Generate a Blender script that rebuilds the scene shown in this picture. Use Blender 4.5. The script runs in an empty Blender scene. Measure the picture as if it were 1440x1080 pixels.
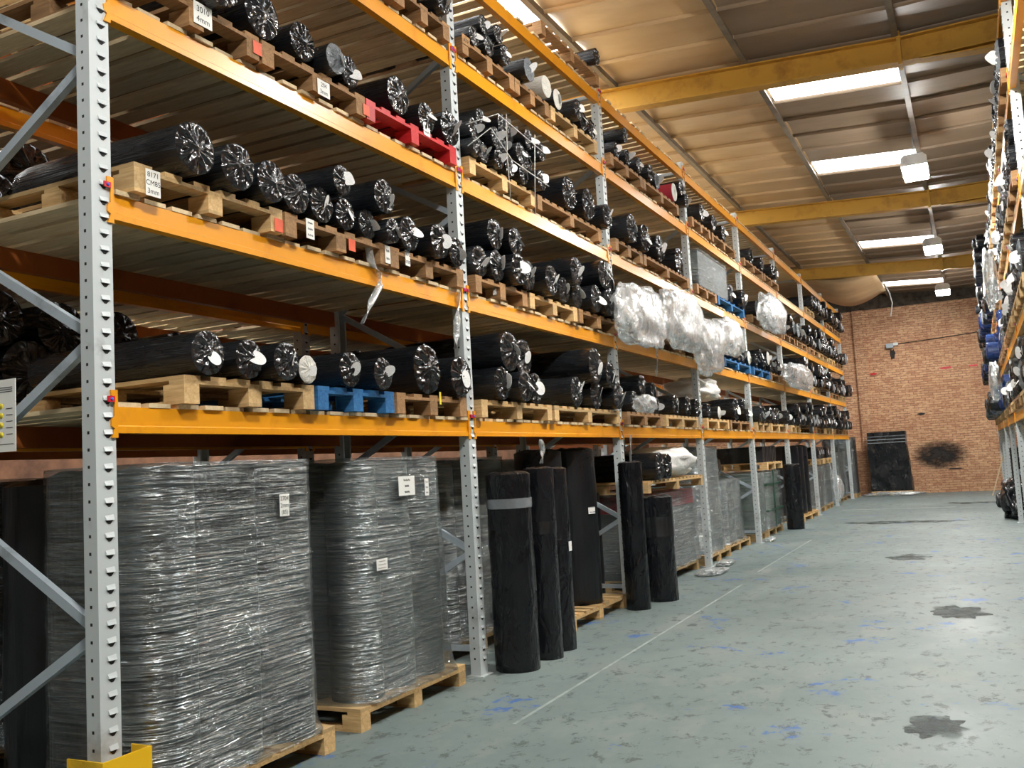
import bpy, math, random
from mathutils import Vector, Matrix, noise
PI = math.pi
scene = bpy.context.scene
COL = scene.collection
random.seed(7)

# ------------------------------------------------------------------ camera, world, exposure
F_PX = 1315.0
YAW, PITCH, ROLL = math.radians(26.158), math.radians(5.056), math.radians(-3.243)
CAM = Vector((0.0, 0.0, 1.557))
_w = Vector((-math.sin(YAW) * math.cos(PITCH), math.cos(YAW) * math.cos(PITCH), math.sin(PITCH)))
_r0 = Vector((math.cos(YAW), math.sin(YAW), 0)); _u0 = _r0.cross(_w)
_r = math.cos(ROLL) * _r0 + math.sin(ROLL) * _u0
_u = -math.sin(ROLL) * _r0 + math.cos(ROLL) * _u0
cd = bpy.data.cameras.new('camera'); cam = bpy.data.objects.new('camera', cd); COL.objects.link(cam)
cd.sensor_fit = 'HORIZONTAL'; cd.sensor_width = 36.0; cd.lens = 36.0 * F_PX / 1440.0
cd.clip_start = 0.02; cd.clip_end = 200
cam.matrix_world = Matrix(((_r.x, _u.x, -_w.x, CAM.x), (_r.y, _u.y, -_w.y, CAM.y), (_r.z, _u.z, -_w.z, CAM.z), (0, 0, 0, 1)))
scene.camera = cam
wd = bpy.data.worlds.new('world'); scene.world = wd; wd.use_nodes = True
wd.node_tree.nodes['Background'].inputs[0].default_value = (0.75, 0.85, 1.0, 1)
wd.node_tree.nodes['Background'].inputs[1].default_value = 0.3
scene.view_settings.view_transform = 'Standard'; scene.view_settings.look = 'None'
scene.view_settings.gamma = 1.0; scene.view_settings.use_curve_mapping = False
scene.view_settings.exposure = 0.55
E_ROOFLIGHT = 9.0      # daylight coming through the translucent roof sheets
E_LAMP = 250.0         # tubes of the hanging light fittings

def atX(px, py, X):
    d = _w + _r * ((px - 720) / F_PX) - _u * ((py - 540) / F_PX)
    return CAM + d * (X / d.x)
def depth(p): return (Vector(p) - CAM).dot(_w)

# ------------------------------------------------------------------ materials
def srgb(r, g, b):
    f = lambda c: (c / 255 / 12.92) if c / 255 <= 0.04045 else ((c / 255 + 0.055) / 1.055) ** 2.4
    return (f(r), f(g), f(b), 1)
class NT:
    def __init__(s, name):
        s.m = bpy.data.materials.new(name); s.m.use_nodes = True
        s.t = s.m.node_tree; s.b = s.t.nodes['Principled BSDF']; s.out = s.t.nodes['Material Output']
    def n(s, typ, **kw):
        o = s.t.nodes.new(typ)
        for k, v in kw.items():
            if k in o.inputs: o.inputs[k].default_value = v
            else: setattr(o, k, v)
        return o
    def l(s, a, b): s.t.links.new(a, b)
    def coord(s, scale=(1, 1, 1), which='Object'):
        tc = s.n('ShaderNodeTexCoord'); mp = s.n('ShaderNodeMapping'); mp.inputs['Scale'].default_value = scale
        s.l(tc.outputs[which], mp.inputs[0]); return mp.outputs[0]
    def noise(s, co, scale=5, detail=4, rough=0.55, dist=0.0):
        o = s.n('ShaderNodeTexNoise'); o.inputs['Scale'].default_value = scale; o.inputs['Detail'].default_value = detail
        o.inputs['Roughness'].default_value = rough; o.inputs['Distortion'].default_value = dist
        s.l(co, o.inputs['Vector']); return o.outputs['Fac']
    def ramp(s, fac, stops):
        o = s.n('ShaderNodeValToRGB'); e = o.color_ramp.elements
        while len(e) < len(stops): e.new(0.5)
        for i, (p, c) in enumerate(stops): e[i].position = p; e[i].color = c if len(c) == 4 else (*c, 1)
        s.l(fac, o.inputs[0]); return o.outputs[0]
    def mix(s, fac, a, b):
        o = s.n('ShaderNodeMix', data_type='RGBA')
        for v, i in ((fac, 0), (a, 6), (b, 7)):
            if hasattr(v, 'is_linked') or hasattr(v, 'links'): s.l(v, o.inputs[i])
            else: o.inputs[i].default_value = v
        return o.outputs[2]
    def bump(s, h, strength=0.4, dist=0.01):
        o = s.n('ShaderNodeBump'); o.inputs['Strength'].default_value = strength; o.inputs['Distance'].default_value = dist
        s.l(h, o.inputs['Height']); s.l(o.outputs[0], s.b.inputs['Normal']); return o
    def set(s, **kw):
        names = dict(col='Base Color', rough='Roughness', metal='Metallic', spec='Specular IOR Level', coat='Coat Weight')
        for k, v in kw.items():
            i = s.b.inputs[names[k]]
            if hasattr(v, 'is_linked'): s.l(v, i)
            else: i.default_value = v
        return s
def paint(name, c, rough=0.4, var=0.12, sc=3.0, spec=0.5, dirt=None):
    t = NT(name); co = t.coord(); f = t.noise(co, sc, 6, 0.65)
    d = dirt or tuple(x * 0.55 for x in c[:3]) + (1,)
    t.set(col=t.ramp(f, [(0.30, d), (0.30 + var + 0.08, c), (1, c)]), rough=rough, spec=spec); return t.m
def wood(name, a, b, sc=(3, 30, 30), rough=0.75):
    t = NT(name); co = t.coord(sc); f = t.noise(co, 1.6, 6, 0.6, 0.6)
    rnd = t.n('ShaderNodeObjectInfo').outputs['Random']
    k = t.ramp(rnd, [(0, (0.72, 0.72, 0.72)), (1, (1.12, 1.08, 1.02))])
    base = t.ramp(f, [(0.3, a), (0.7, b)])
    mm = t.n('ShaderNodeMix', data_type='RGBA', blend_type='MULTIPLY'); mm.inputs[0].default_value = 1
    t.l(base, mm.inputs[6]); t.l(k, mm.inputs[7]); t.set(col=mm.outputs[2], rough=rough, spec=0.25)
    t.bump(f, 0.25, 0.004); return t.m
def film_black(name, c, c2, rough=0.24, sc=(2.0, 9, 9), strength=0.4, detail=2.0, spec=0.5, dist=1.2):
    t = NT(name); f = t.noise(t.coord(sc), 2.0, detail, 0.5, dist); g = t.noise(t.coord((1, 1, 1)), 3.0, 2)
    rnd = t.n('ShaderNodeObjectInfo').outputs['Random']
    t.set(col=t.mix(rnd, c, c2), rough=t.ramp(g, [(0.3, (rough * 0.75,) * 3), (0.75, (rough * 1.5,) * 3)]), spec=spec)
    t.bump(f, strength, 0.05); return t.m
def film_clear(name, white, opac_lo, opac_hi, sc, rough=0.18, strength=0.5, bsc=None, metal=0.0):
    """clear stretch film: a see-through sheet with milky overlaps and shiny creases"""
    t = NT(name); f = t.noise(t.coord(sc), 1.0, 6, 0.65, 0.8)
    t.set(col=white, rough=rough, spec=0.9, metal=metal); t.bump(t.noise(t.coord(bsc or sc), 1.3, 5, 0.6, 0.8), strength, 0.02)
    tr = t.n('ShaderNodeBsdfTransparent'); tr.inputs[0].default_value = (0.93, 0.95, 0.95, 1)
    ms = t.n('ShaderNodeMixShader')
    t.l(t.ramp(f, [(0.32, (opac_lo,) * 3), (0.72, (opac_hi,) * 3)]), ms.inputs[0])
    t.l(tr.outputs[0], ms.inputs[1]); t.l(t.b.outputs[0], ms.inputs[2]); t.l(ms.outputs[0], t.out.inputs[0]); return t.m
def emit(name, c, s):
    t = NT(name); e = t.n('ShaderNodeEmission'); e.inputs[0].default_value = c; e.inputs[1].default_value = s
    t.l(e.outputs[0], t.out.inputs[0]); return t.m

M = {}
M['beam'] = paint('beam_yellow', srgb(234, 156, 22), 0.33, 0.08, 2.0, 0.5, srgb(206, 128, 20))
M['rear_beam'] = paint('rear_beam_shade_brown', srgb(168, 92, 40), 0.5, 0.1, 2.0, 0.3)  # browner, darker beam paint: the shade on the rear beams is in this colour
M['rafter'] = paint('rafter_yellow', srgb(190, 146, 58), 0.6, 0.12, 3.0, 0.3, srgb(156, 112, 46))
M['steel'] = paint('upright_grey', srgb(196, 203, 204), 0.42, 0.05, 3.0, 0.5, srgb(165, 170, 170))
M['brace'] = paint('brace_steel', srgb(170, 182, 190), 0.38, 0.1, 4.0, 0.5)
M['dark'] = paint('dark_hole', (0.012, 0.012, 0.012, 1), 0.8)
M['red'] = paint('lock_red', srgb(205, 25, 45), 0.35)
M['blue_dot'] = paint('lock_blue', srgb(60, 90, 200), 0.4)
M['guard'] = paint('guard_yellow', srgb(240, 190, 15), 0.35, 0.06)
M['plank'] = wood('deck_timber', srgb(196, 176, 142), srgb(226, 208, 172))
M['pallet'] = wood('pallet_timber', srgb(186, 150, 100), srgb(226, 196, 146))
M['pallet_old'] = wood('pallet_old_timber', srgb(132, 100, 70), srgb(180, 142, 100))
M['pallet_blue'] = wood('pallet_blue_paint', srgb(30, 84, 140), srgb(64, 128, 184))
M['pallet_red'] = wood('pallet_red_paint', srgb(170, 28, 34), srgb(205, 44, 48), rough=0.45)
M['black'] = film_black('black_polythene', (0.005, 0.006, 0.008, 1), (0.011, 0.013, 0.016, 1), 0.26, (1.4, 4.0, 4.0), 0.35)
M['black_v'] = film_black('black_polythene_upright', (0.005, 0.006, 0.008, 1), (0.010, 0.011, 0.014, 1), 0.26, (6, 6, 1.6), 0.75, 3.0)
M['black_end'] = film_black('black_polythene_gathered', (0.007, 0.008, 0.009, 1), (0.02, 0.021, 0.023, 1), 0.2, (1.0, 1.6, 1.6), 0.35, 1.0, 0.9, 0.3)
M['foam'] = film_black('black_rubber_sheet', (0.006, 0.007, 0.009, 1), (0.012, 0.013, 0.016, 1), 0.34, (8, 8, 0.8), 0.15)
M['navy'] = film_black('navy_polythene', srgb(22, 44, 96), srgb(30, 62, 120))
M['crimson'] = film_black('crimson_sheet', srgb(178, 24, 52), srgb(190, 30, 60), 0.4)
M['pale'] = film_black('pale_sheet', srgb(205, 202, 192), srgb(225, 224, 216), 0.4, (6, 6, 6), 0.4)
M['greyfilm'] = film_black('grey_film', srgb(92, 98, 102), srgb(140, 146, 150), 0.2, (2, 3, 3), 0.5, 1.0)
M['sheetgrey'] = film_black('grey_sheet', srgb(58, 64, 66), srgb(78, 86, 88), 0.45, (2, 2, 9), 0.4)
M['green'] = film_black('green_sheet', srgb(70, 96, 82), srgb(92, 116, 104), 0.45, (2, 2, 9), 0.4)
def film_tight():
    """many tight turns of clear film: see-through between the overlaps, bright along the ridges"""
    t = NT('stretch_film'); rid = t.noise(t.coord((1.6, 1.6, 46)), 1.0, 3, 0.6, 0.5); pat = t.noise(t.coord((1.5, 1.5, 2.5)), 1.3, 4, 0.6)
    t.set(col=(0.52, 0.56, 0.56, 1), rough=0.23, metal=0.85, spec=0.8); t.bump(rid, 1.0, 0.05)
    m1 = t.n('ShaderNodeMath', operation='ADD'); t.l(t.ramp(pat, [(0.3, (0.12,) * 3), (0.7, (0.5,) * 3)]), m1.inputs[0]); t.l(t.ramp(rid, [(0.4, (0.0,) * 3), (0.7, (0.35,) * 3)]), m1.inputs[1])
    tr = t.n('ShaderNodeBsdfTransparent'); tr.inputs[0].default_value = (0.9, 0.92, 0.92, 1); ms = t.n('ShaderNodeMixShader')
    t.l(m1.outputs[0], ms.inputs[0]); t.l(tr.outputs[0], ms.inputs[1]); t.l(t.b.outputs[0], ms.inputs[2]); t.l(ms.outputs[0], t.out.inputs[0]); return t.m
M['film'] = film_tight()
M['filmloose'] = film_clear('loose_stretch_film', (0.86, 0.88, 0.88, 1), 0.25, 0.92, (6, 6, 6), 0.2, 0.8, (7, 7, 7), 0.45)
M['sack'] = film_clear('white_sack', (0.85, 0.85, 0.82, 1), 0.93, 1.0, (7, 7, 7), 0.4, 0.8)
M['strap'] = paint('green_strap', srgb(18, 70, 48), 0.4)
M['cord'] = paint('pale_strap', srgb(200, 200, 195), 0.4)
M['paper'] = paint('paper', srgb(236, 236, 230), 0.7, 0.02)
M['ink'] = paint('ink', srgb(30, 30, 34), 0.8)
M['ink_red'] = paint('ink_red', srgb(190, 30, 40), 0.8)
M['tag_orange'] = paint('orange_tag', srgb(225, 86, 40), 0.6)
M['tag_yellow'] = paint('yellow_tag', srgb(232, 214, 60), 0.6)
M['lampwhite'] = paint('lamp_body', srgb(225, 228, 225), 0.4)
M['cardboard'] = paint('cardboard', srgb(158, 112, 70), 0.8, 0.1)
M['concrete'] = paint('concrete', srgb(92, 84, 74), 0.9, 0.3, 6, 0.2, srgb(48, 42, 36))
M['purlin'] = paint('purlin_steel', srgb(120, 108, 92), 0.55, 0.2, 4)
M['wallplain'] = paint('wall_plaster', srgb(150, 140, 126), 0.9, 0.2, 1.2, 0.2)
M['soot'] = paint('soot', srgb(50, 46, 44), 0.95)
M['rooflight'] = emit('rooflight_daylight', (0.93, 0.97, 1.0, 1), E_ROOFLIGHT)
M['tube'] = emit('lamp_tube', (1.0, 0.98, 0.93, 1), E_LAMP)
def label_mat():
    t = NT('printed_label'); co = t.coord((1, 1, 1)); w = t.n('ShaderNodeTexWave', wave_type='BANDS', bands_direction='Z')
    w.inputs['Scale'].default_value = 6.0; t.l(co, w.inputs['Vector']); n = t.noise(co, 9, 2)
    a = t.ramp(w.outputs['Fac'], [(0.80, (0, 0, 0)), (0.9, (1, 1, 1))]); b = t.ramp(n, [(0.45, (0, 0, 0)), (0.55, (1, 1, 1))])
    mm = t.n('ShaderNodeMath', operation='MULTIPLY'); t.l(a, mm.inputs[0]); t.l(b, mm.inputs[1])
    t.set(col=t.mix(mm.outputs[0], srgb(240, 240, 238), srgb(150, 150, 152)), rough=0.5); return t.m
M['label'] = label_mat()
def sheet_mat(name='roof_sheet', c1=srgb(184, 152, 110), c2=srgb(214, 186, 144), c3=srgb(176, 150, 118)):
    t = NT(name); co = t.coord((0.6, 1.6, 1)); f = t.noise(co, 1.2, 4, 0.6)
    rnd = t.n('ShaderNodeObjectInfo').outputs['Random']
    t.set(col=t.mix(t.ramp(rnd, [(0, (0, 0, 0)), (1, (0.6, 0.6, 0.6))]), t.ramp(f, [(0.3, c1), (0.7, c2)]), c3), rough=0.42, spec=0.4)
    t.bump(t.noise(t.coord((0.5, 3, 1)), 2.0, 2), 0.25, 0.03); return t.m
M['sheet'] = sheet_mat(); M['sheet_grey'] = sheet_mat('roof_sheet_grey', srgb(124, 106, 86), srgb(150, 130, 108), srgb(116, 100, 84))
def floor_mat():
    t = NT('painted_concrete_floor'); co = t.coord()
    big = t.noise(co, 0.35, 5, 0.6); mid = t.noise(t.coord((1.0, 0.6, 1)), 1.6, 8, 0.72); fine = t.noise(t.coord((1.0, 0.7, 1)), 7.0, 10, 0.78, 0.3); scr = t.noise(t.coord((14, 1.2, 1)), 1.0, 6, 0.7, 0.6); spot = t.noise(co, 1.5, 4, 0.65, 0.4)
    base = t.ramp(big, [(0.3, srgb(102, 116, 116)), (0.7, srgb(128, 141, 139))])
    c1 = t.mix(t.ramp(mid, [(0.50, (0, 0, 0)), (0.64, (0.8, 0.8, 0.8))]), base, srgb(136, 143, 139))
    c2 = t.mix(t.ramp(fine, [(0.55, (0, 0, 0)), (0.60, (0.85, 0.85, 0.85))]), c1, srgb(74, 80, 80))
    c2 = t.mix(t.ramp(scr, [(0.66, (0, 0, 0)), (0.72, (0.6, 0.6, 0.6))]), c2, srgb(78, 84, 84))
    c2 = t.mix(t.ramp(t.noise(t.coord((1, 0.8, 1)), 11, 8, 0.8), [(0.64, (0, 0, 0)), (0.68, (0.7, 0.7, 0.7))]), c2, srgb(168, 174, 170))
    bl = t.n('ShaderNodeMath', operation='MULTIPLY'); t.l(t.ramp(spot, [(0.60, (0, 0, 0)), (0.64, (0.85, 0.85, 0.85))]), bl.inputs[0]); t.l(t.ramp(t.noise(t.coord((1, 0.9, 1)), 5.0, 6, 0.7), [(0.50, (0, 0, 0)), (0.54, (1, 1, 1))]), bl.inputs[1])
    c3 = t.mix(bl.outputs[0], c2, srgb(56, 100, 168))
    c4 = t.mix(t.ramp(t.noise(co, 0.8, 6, 0.65), [(0.66, (0, 0, 0)), (0.76, (0.75, 0.75, 0.75))]), c3, srgb(62, 66, 66))
    t.set(col=c4, rough=t.ramp(mid, [(0.3, (0.42,) * 3), (0.7, (0.65,) * 3)]), spec=0.3); t.bump(fine, 0.12, 0.004); return t.m
M['floor'] = floor_mat()
def brick_mat():
    t = NT('brickwork'); tc = t.n('ShaderNodeTexCoord'); sp = t.n('ShaderNodeSeparateXYZ'); cb = t.n('ShaderNodeCombineXYZ')
    t.l(tc.outputs['Object'], sp.inputs[0]); t.l(sp.outputs['X'], cb.inputs['X']); t.l(sp.outputs['Z'], cb.inputs['Y'])
    b = t.n('ShaderNodeTexBrick'); t.l(cb.outputs[0], b.inputs['Vector']); b.offset = 0.5
    for k, v in (('Scale', 1.0), ('Mortar Size', 0.008), ('Brick Width', 0.225), ('Row Height', 0.075), ('Bias', -0.1)): b.inputs[k].default_value = v
    b.inputs['Color1'].default_value = srgb(212, 168, 132); b.inputs['Color2'].default_value = srgb(182, 128, 98); b.inputs['Mortar'].default_value = srgb(140, 108, 88)
    n = t.noise(t.coord((4.4, 1, 13.3)), 2.2, 2, 0.6)
    c = t.mix(t.ramp(n, [(0.52, (0, 0, 0)), (0.66, (0.7, 0.7, 0.7))]), b.outputs['Color'], srgb(232, 196, 154))
    c2 = t.mix(t.ramp(t.noise(t.coord(), 0.7, 4), [(0.45, (0, 0, 0)), (0.75, (0.45, 0.45, 0.45))]), c, srgb(150, 102, 76))
    t.set(col=c2, rough=0.85, spec=0.2); t.bump(b.outputs['Fac'], -0.5, 0.01); return t.m
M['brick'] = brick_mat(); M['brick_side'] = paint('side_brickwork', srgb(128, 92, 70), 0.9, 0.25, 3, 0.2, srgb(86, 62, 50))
def stain_mat():
    t = NT('oil_stain'); n = t.noise(t.coord(), 6.0, 8, 0.75)
    t.set(col=t.ramp(n, [(0.35, srgb(62, 65, 64)), (0.6, srgb(98, 106, 105))]), rough=0.6); tr = t.n('ShaderNodeBsdfTransparent'); ms = t.n('ShaderNodeMixShader')
    t.l(t.ramp(t.noise(t.coord(), 3.5, 8, 0.75), [(0.42, (0.0,) * 3), (0.66, (0.6,) * 3)]), ms.inputs[0]); t.l(tr.outputs[0], ms.inputs[1]); t.l(t.b.outputs[0], ms.inputs[2]); t.l(ms.outputs[0], t.out.inputs[0]); return t.m
M['stain'] = stain_mat()

# ------------------------------------------------------------------ mesh helpers
class MB:
    def __init__(s): s.v = []; s.f = []; s.mi = []; s.sm = []
    def add(s, vs, fs, mi=0, sm=False):
        o = len(s.v); s.v += [tuple(x) for x in vs]
        for f in fs: s.f.append(tuple(i + o for i in f)); s.mi.append(mi); s.sm.append(sm)
    def box(s, x0, x1, y0, y1, z0, z1, mi=0):
        v = [(x, y, z) for z in (z0, z1) for y in (y0, y1) for x in (x0, x1)]
        s.add(v, [(0, 2, 3, 1), (4, 5, 7, 6), (0, 1, 5, 4), (2, 6, 7, 3), (0, 4, 6, 2), (1, 3, 7, 5)], mi)
    def prism(s, poly, a0, a1, axis=1, mi=0):
        n = len(poly)
        def P(p, a): return (p[0], a, p[1]) if axis == 1 else ((a, p[0], p[1]) if axis == 0 else (p[0], p[1], a))
        v = [P(p, a0) for p in poly] + [P(p, a1) for p in poly]
        s.add(v, [tuple(range(n)), tuple(range(2 * n - 1, n - 1, -1))] + [(i, i + n, (i + 1) % n + n, (i + 1) % n) for i in range(n)], mi)
    def bar(s, a, b, w, h, mi=0):
        a, b = Vector(a), Vector(b); d = (b - a).normalized()
        up = Vector((0, 0, 1)) if abs(d.z) < 0.95 else Vector((0, 1, 0))
        q = d.cross(up).normalized() * (w / 2); r = q.cross(d).normalized() * (h / 2)
        v = [p + i * q + j * r for p in (a, b) for i, j in ((-1, -1), (1, -1), (1, 1), (-1, 1))]
        s.add(v, [(0, 1, 2, 3), (7, 6, 5, 4), (0, 4, 5, 1), (1, 5, 6, 2), (2, 6, 7, 3), (3, 7, 4, 0)], mi)
    def tube(s, pts, r, n=8, mi=0, sm=True):
        pts = [Vector(p) for p in pts]; rows = []
        for i, p in enumerate(pts):
            d = (pts[min(i + 1, len(pts) - 1)] - pts[max(i - 1, 0)]).normalized()
            q = d.orthogonal().normalized(); w = d.cross(q)
            rr = r[i] if isinstance(r, (list, tuple)) else r
            rows.append([p + rr * (math.cos(2 * PI * k / n) * q + math.sin(2 * PI * k / n) * w) for k in range(n)])
        s.add([v for row in rows for v in row], [(i * n + k, i * n + (k + 1) % n, (i + 1) * n + (k + 1) % n, (i + 1) * n + k) for i in range(len(rows) - 1) for k in range(n)] + [tuple(range(n))[::-1], tuple((len(rows) - 1) * n + k for k in range(n))], mi, sm)
    def mesh(s, name, *mats):
        me = bpy.data.meshes.new(name); me.from_pydata(s.v, [], s.f)
        for m in mats: me.materials.append(M[m] if isinstance(m, str) else m)
        me.polygons.foreach_set('material_index', s.mi); me.polygons.foreach_set('use_smooth', s.sm)
        me.update(); return me
def ob(name, me, parent=None, loc=(0, 0, 0), rot=(0, 0, 0), sc=(1, 1, 1)):
    o = bpy.data.objects.new(name, me); COL.objects.link(o); o.location = loc; o.rotation_euler = rot; o.scale = sc
    if parent: o.parent = parent
    return o
def tag(o, label, cat, group=None):
    o['label'] = label; o['category'] = cat
    if group: o['group'] = group
    return o
def struct(o): o['kind'] = 'structure'; return o
ORD = ['first', 'second', 'third', 'fourth', 'fifth', 'sixth', 'seventh', 'eighth', 'ninth', 'tenth', 'eleventh', 'twelfth', 'thirteenth', 'fourteenth', 'fifteenth', 'sixteenth', 'seventeenth', 'eighteenth', 'nineteenth', 'twentieth']
def nth(i): return ORD[i] if i < len(ORD) else '%dth' % (i + 1)
BAYN = ['nearest', 'second', 'third', 'fourth', 'fifth', 'sixth', 'seventh', 'farthest']
LEVN = ['floor', 'lowest shelf', 'second shelf', 'third shelf', 'fourth shelf', 'top shelf']

# ------------------------------------------------------------------ room shell
XL, Y0, BAY = -3.488, 3.005, 3.4
LEV = [0, 1.811, 2.803, 3.768, 4.761, 5.589]; BH = 0.12; PT = 0.022; DEP = 1.27
YW, YF, XWL, XWR = 32.5, -6.0, -10.6, 3.4
def zc(X): return 6.47 - 0.06 * (min(X, -0.4) + 2.2)
b = MB(); b.box(XWL, XWR, YF, YW + 0.3, -0.1, 0); floor = struct(ob('floor', b.mesh('floor', 'floor')))
b = MB(); b.box(XWL, XWR, YW, YW + 0.3, 0, 6.02); wb = struct(ob('wall_back', b.mesh('wall_back', 'brick')))
b = MB(); b.box(-3.32, -2.98, YW - 0.12, YW, 0, 6.02); ob('pilaster', b.mesh('pilaster', 'brick'), wb)
b = MB(); b.box(XWL, XWR, YW - 0.06, YW + 0.3, 6.02, 7.0); ob('lintel', b.mesh('lintel', 'concrete'), wb)
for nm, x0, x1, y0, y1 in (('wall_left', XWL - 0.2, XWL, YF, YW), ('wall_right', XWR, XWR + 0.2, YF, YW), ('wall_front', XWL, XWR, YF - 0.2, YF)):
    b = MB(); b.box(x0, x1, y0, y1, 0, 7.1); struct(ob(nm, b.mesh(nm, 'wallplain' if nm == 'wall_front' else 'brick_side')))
# marks on the wall
def blob(mat, cx, cz, rx, rz, y, seed, parent, name, thick=0.004):
    b = MB(); n = 40
    p = [(cx + rx * math.cos(a) * (0.8 + 0.4 * noise.noise(Vector((math.cos(a) * 1.5 + seed, math.sin(a) * 1.5, seed)))), cz + rz * math.sin(a) * (0.8 + 0.4 * noise.noise(Vector((math.cos(a) * 1.5, seed, math.sin(a) * 1.5))))) for a in [2 * PI * i / n for i in range(n)]]
    b.prism(p, y - thick, y, 1); return ob(name, b.mesh(name, mat), parent)
def soot_mat():
    t = NT('soot_stain'); n = t.noise(t.coord((1.5, 1, 3)), 2.0, 6, 0.7)
    g = t.n('ShaderNodeTexGradient', gradient_type='SPHERICAL'); mp = t.n('ShaderNodeMapping'); tc = t.n('ShaderNodeTexCoord')
    mp.inputs['Location'].default_value = (1.08 / 0.85, 0, -1.17 / 0.5); mp.inputs['Scale'].default_value = (1 / 0.85, 0.0, 1 / 0.5)
    t.l(tc.outputs['Object'], mp.inputs[0]); t.l(mp.outputs[0], g.inputs[0])
    a = t.n('ShaderNodeMath', operation='MULTIPLY'); t.l(g.outputs['Fac'], a.inputs[0]); t.l(t.ramp(n, [(0.3, (0.2,) * 3), (0.7, (2.0,) * 3)]), a.inputs[1])
    t.b.inputs['Base Color'].default_value = srgb(48, 44, 42); t.b.inputs['Roughness'].default_value = 0.95
    tr = t.n('ShaderNodeBsdfTransparent'); ms = t.n('ShaderNodeMixShader'); t.l(a.outputs[0], ms.inputs[0])
    t.l(tr.outputs[0], ms.inputs[1]); t.l(t.b.outputs[0], ms.inputs[2]); t.l(ms.outputs[0], t.out.inputs[0]); return t.m
M['sootstain'] = soot_mat()
b = MB(); b.box(-1.95, -0.22, YW - 0.003, YW - 0.001, 0.66, 1.68); ob('soot_stain', b.mesh('soot_stain', 'sootstain'), wb)
for i, (x0, x1, z) in enumerate(((-0.9, -0.42, 3.9), (-0.05, 0.27, 3.9), (-2.95, -2.7, 3.9))):
    blob('red', (x0 + x1) / 2, z, (x1 - x0) / 2, 0.045, YW - (0.12 if i == 2 else 0), i, wb, 'red_mark')
blob('soot', -2.2, 4.5, 0.1, 0.22, YW, 5, wb, 'dark_mark'); blob('soot', -1.5, 2.5, 0.14, 0.05, YW, 6, wb, 'dark_mark'); blob('soot', -0.7, 0.72, 0.25, 0.04, YW, 8, wb, 'dark_mark')
fl = tag(ob('wall_floodlight', None, loc=(-2.2, YW, 4.76)), 'small grey floodlight fixed to the brick wall', 'floodlight')
b = MB(); b.box(-0.16, 0.06, -0.17, -0.03, -0.07, 0.07); ob('housing', b.mesh('housing', 'brace'), fl)
b = MB(); b.box(0.06, 0.2, -0.12, -0.04, 0.0, 0.09); ob('driver_box', b.mesh('driver_box', 'lampwhite'), fl)
b = MB(); b.box(-0.08, 0.0, -0.03, 0, -0.03, 0.03); ob('bracket', b.mesh('bracket', 'dark'), fl)
b = MB(); b.tube([(0.2, -0.02, 0.05), (1.2, -0.02, 0.09), (3.0, -0.02, 0.2), (5.4, -0.02, 0.3)], 0.012, 6); ob('cable', b.mesh('cable', 'dark'), fl)

# roof: rafters, purlins, sheets, rooflights
ceil = struct(ob('ceiling', None, loc=(0, 0, 0)))
RY = [-3.3, 4.1, 11.5, 18.9, 26.1]
ZR = -0.416
for ry in RY:
    b = MB()
    for (x0, x1) in ((XWL, -0.42), (-0.38, XWR)):
        za, zb = zc(x0) + ZR, zc(x1) + ZR
        for dz0, dz1, hw in ((0, 0.018, 0.09), (0.018, 0.282, 0.007), (0.282, 0.30, 0.09)):
            v = [(x, ry + s * hw, z + d) for x, z in ((x0, za), (x1, zb)) for s, d in ((-1, dz0), (1, dz0), (1, dz1), (-1, dz1))]
            b.add(v, [(0, 1, 2, 3), (7, 6, 5, 4), (0, 4, 5, 1), (1, 5, 6, 2), (2, 6, 7, 3), (3, 7, 4, 0)])
    ra = ob('rafter', b.mesh('rafter', 'rafter'), ceil)
    z = zc(-0.4) + ZR
    b = MB(); b.box(-0.42, -0.38, ry - 0.1, ry + 0.1, z - 0.03, z + 0.36); ob('splice_plate', b.mesh('splice_plate', 'rafter'), ra)
    b = MB(); zA, zB = zc(-0.2) + ZR, zc(XWR) + ZR
    b.prism([(-0.2, zA), (XWR, zB), (XWR, zB - 0.24)], ry - 0.007, ry + 0.007); b.prism([(-0.2, zA - 0.012), (-0.2, zA), (XWR, zB - 0.24), (XWR, zB - 0.252)], ry - 0.08, ry + 0.08)
    ob('haunch', b.mesh('haunch', 'rafter'), ra)
PX = [-10.75 + 1.72 * i for i in range(9)]
for x in PX:
    if x < XWL or x > XWR: continue
    b = MB(); z = zc(x); b.box(x - 0.035, x + 0.035, YF, YW, z - 0.115, z - 0.1); b.box(x - 0.006, x + 0.006, YF, YW, z - 0.1, z - 0.002); ob('purlin', b.mesh('purlin', 'purlin'), ceil)
def sheet_mesh(w, L):
    b = MB(); nx, ny = 6, 13; V = []
    for j in range(ny + 1):
        for i in range(nx + 1):
            u, v = i / nx, j / ny
            rib = -0.045 if j == 1 else 0.0
            v = (0, 0.012, 0.035, 0.06)[j] if j < 4 else 0.06 + 0.94 * (j - 3) / (ny - 3)
            if j == 2: rib = -0.045
            V.append(((u - 0.5) * L, (v - 0.5) * w, 0.035 * math.sin(PI * v) - 0.012 * math.sin(PI * u) * math.sin(PI * v) + rib))
    b.add(V, [(j * (nx + 1) + i, (j + 1) * (nx + 1) + i, (j + 1) * (nx + 1) + i + 1, j * (nx + 1) + i + 1) for j in range(ny) for i in range(nx)], 0, True)
    return b.mesh('roof_sheet', 'sheet')
SW = 0.8; shm = [sheet_mesh(SW + 0.03, 1.76) for _ in range(1)][0]
shm_g = shm.copy(); shm_g.materials[0] = M['sheet_grey']
b = MB(); b.box(-0.82, 0.82, -SW / 2 + 0.03, SW / 2 - 0.03, -0.012, 0.0); rlm = b.mesh('rooflight', 'rooflight')
slope = math.atan(0.06)
nrl = 0
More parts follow.
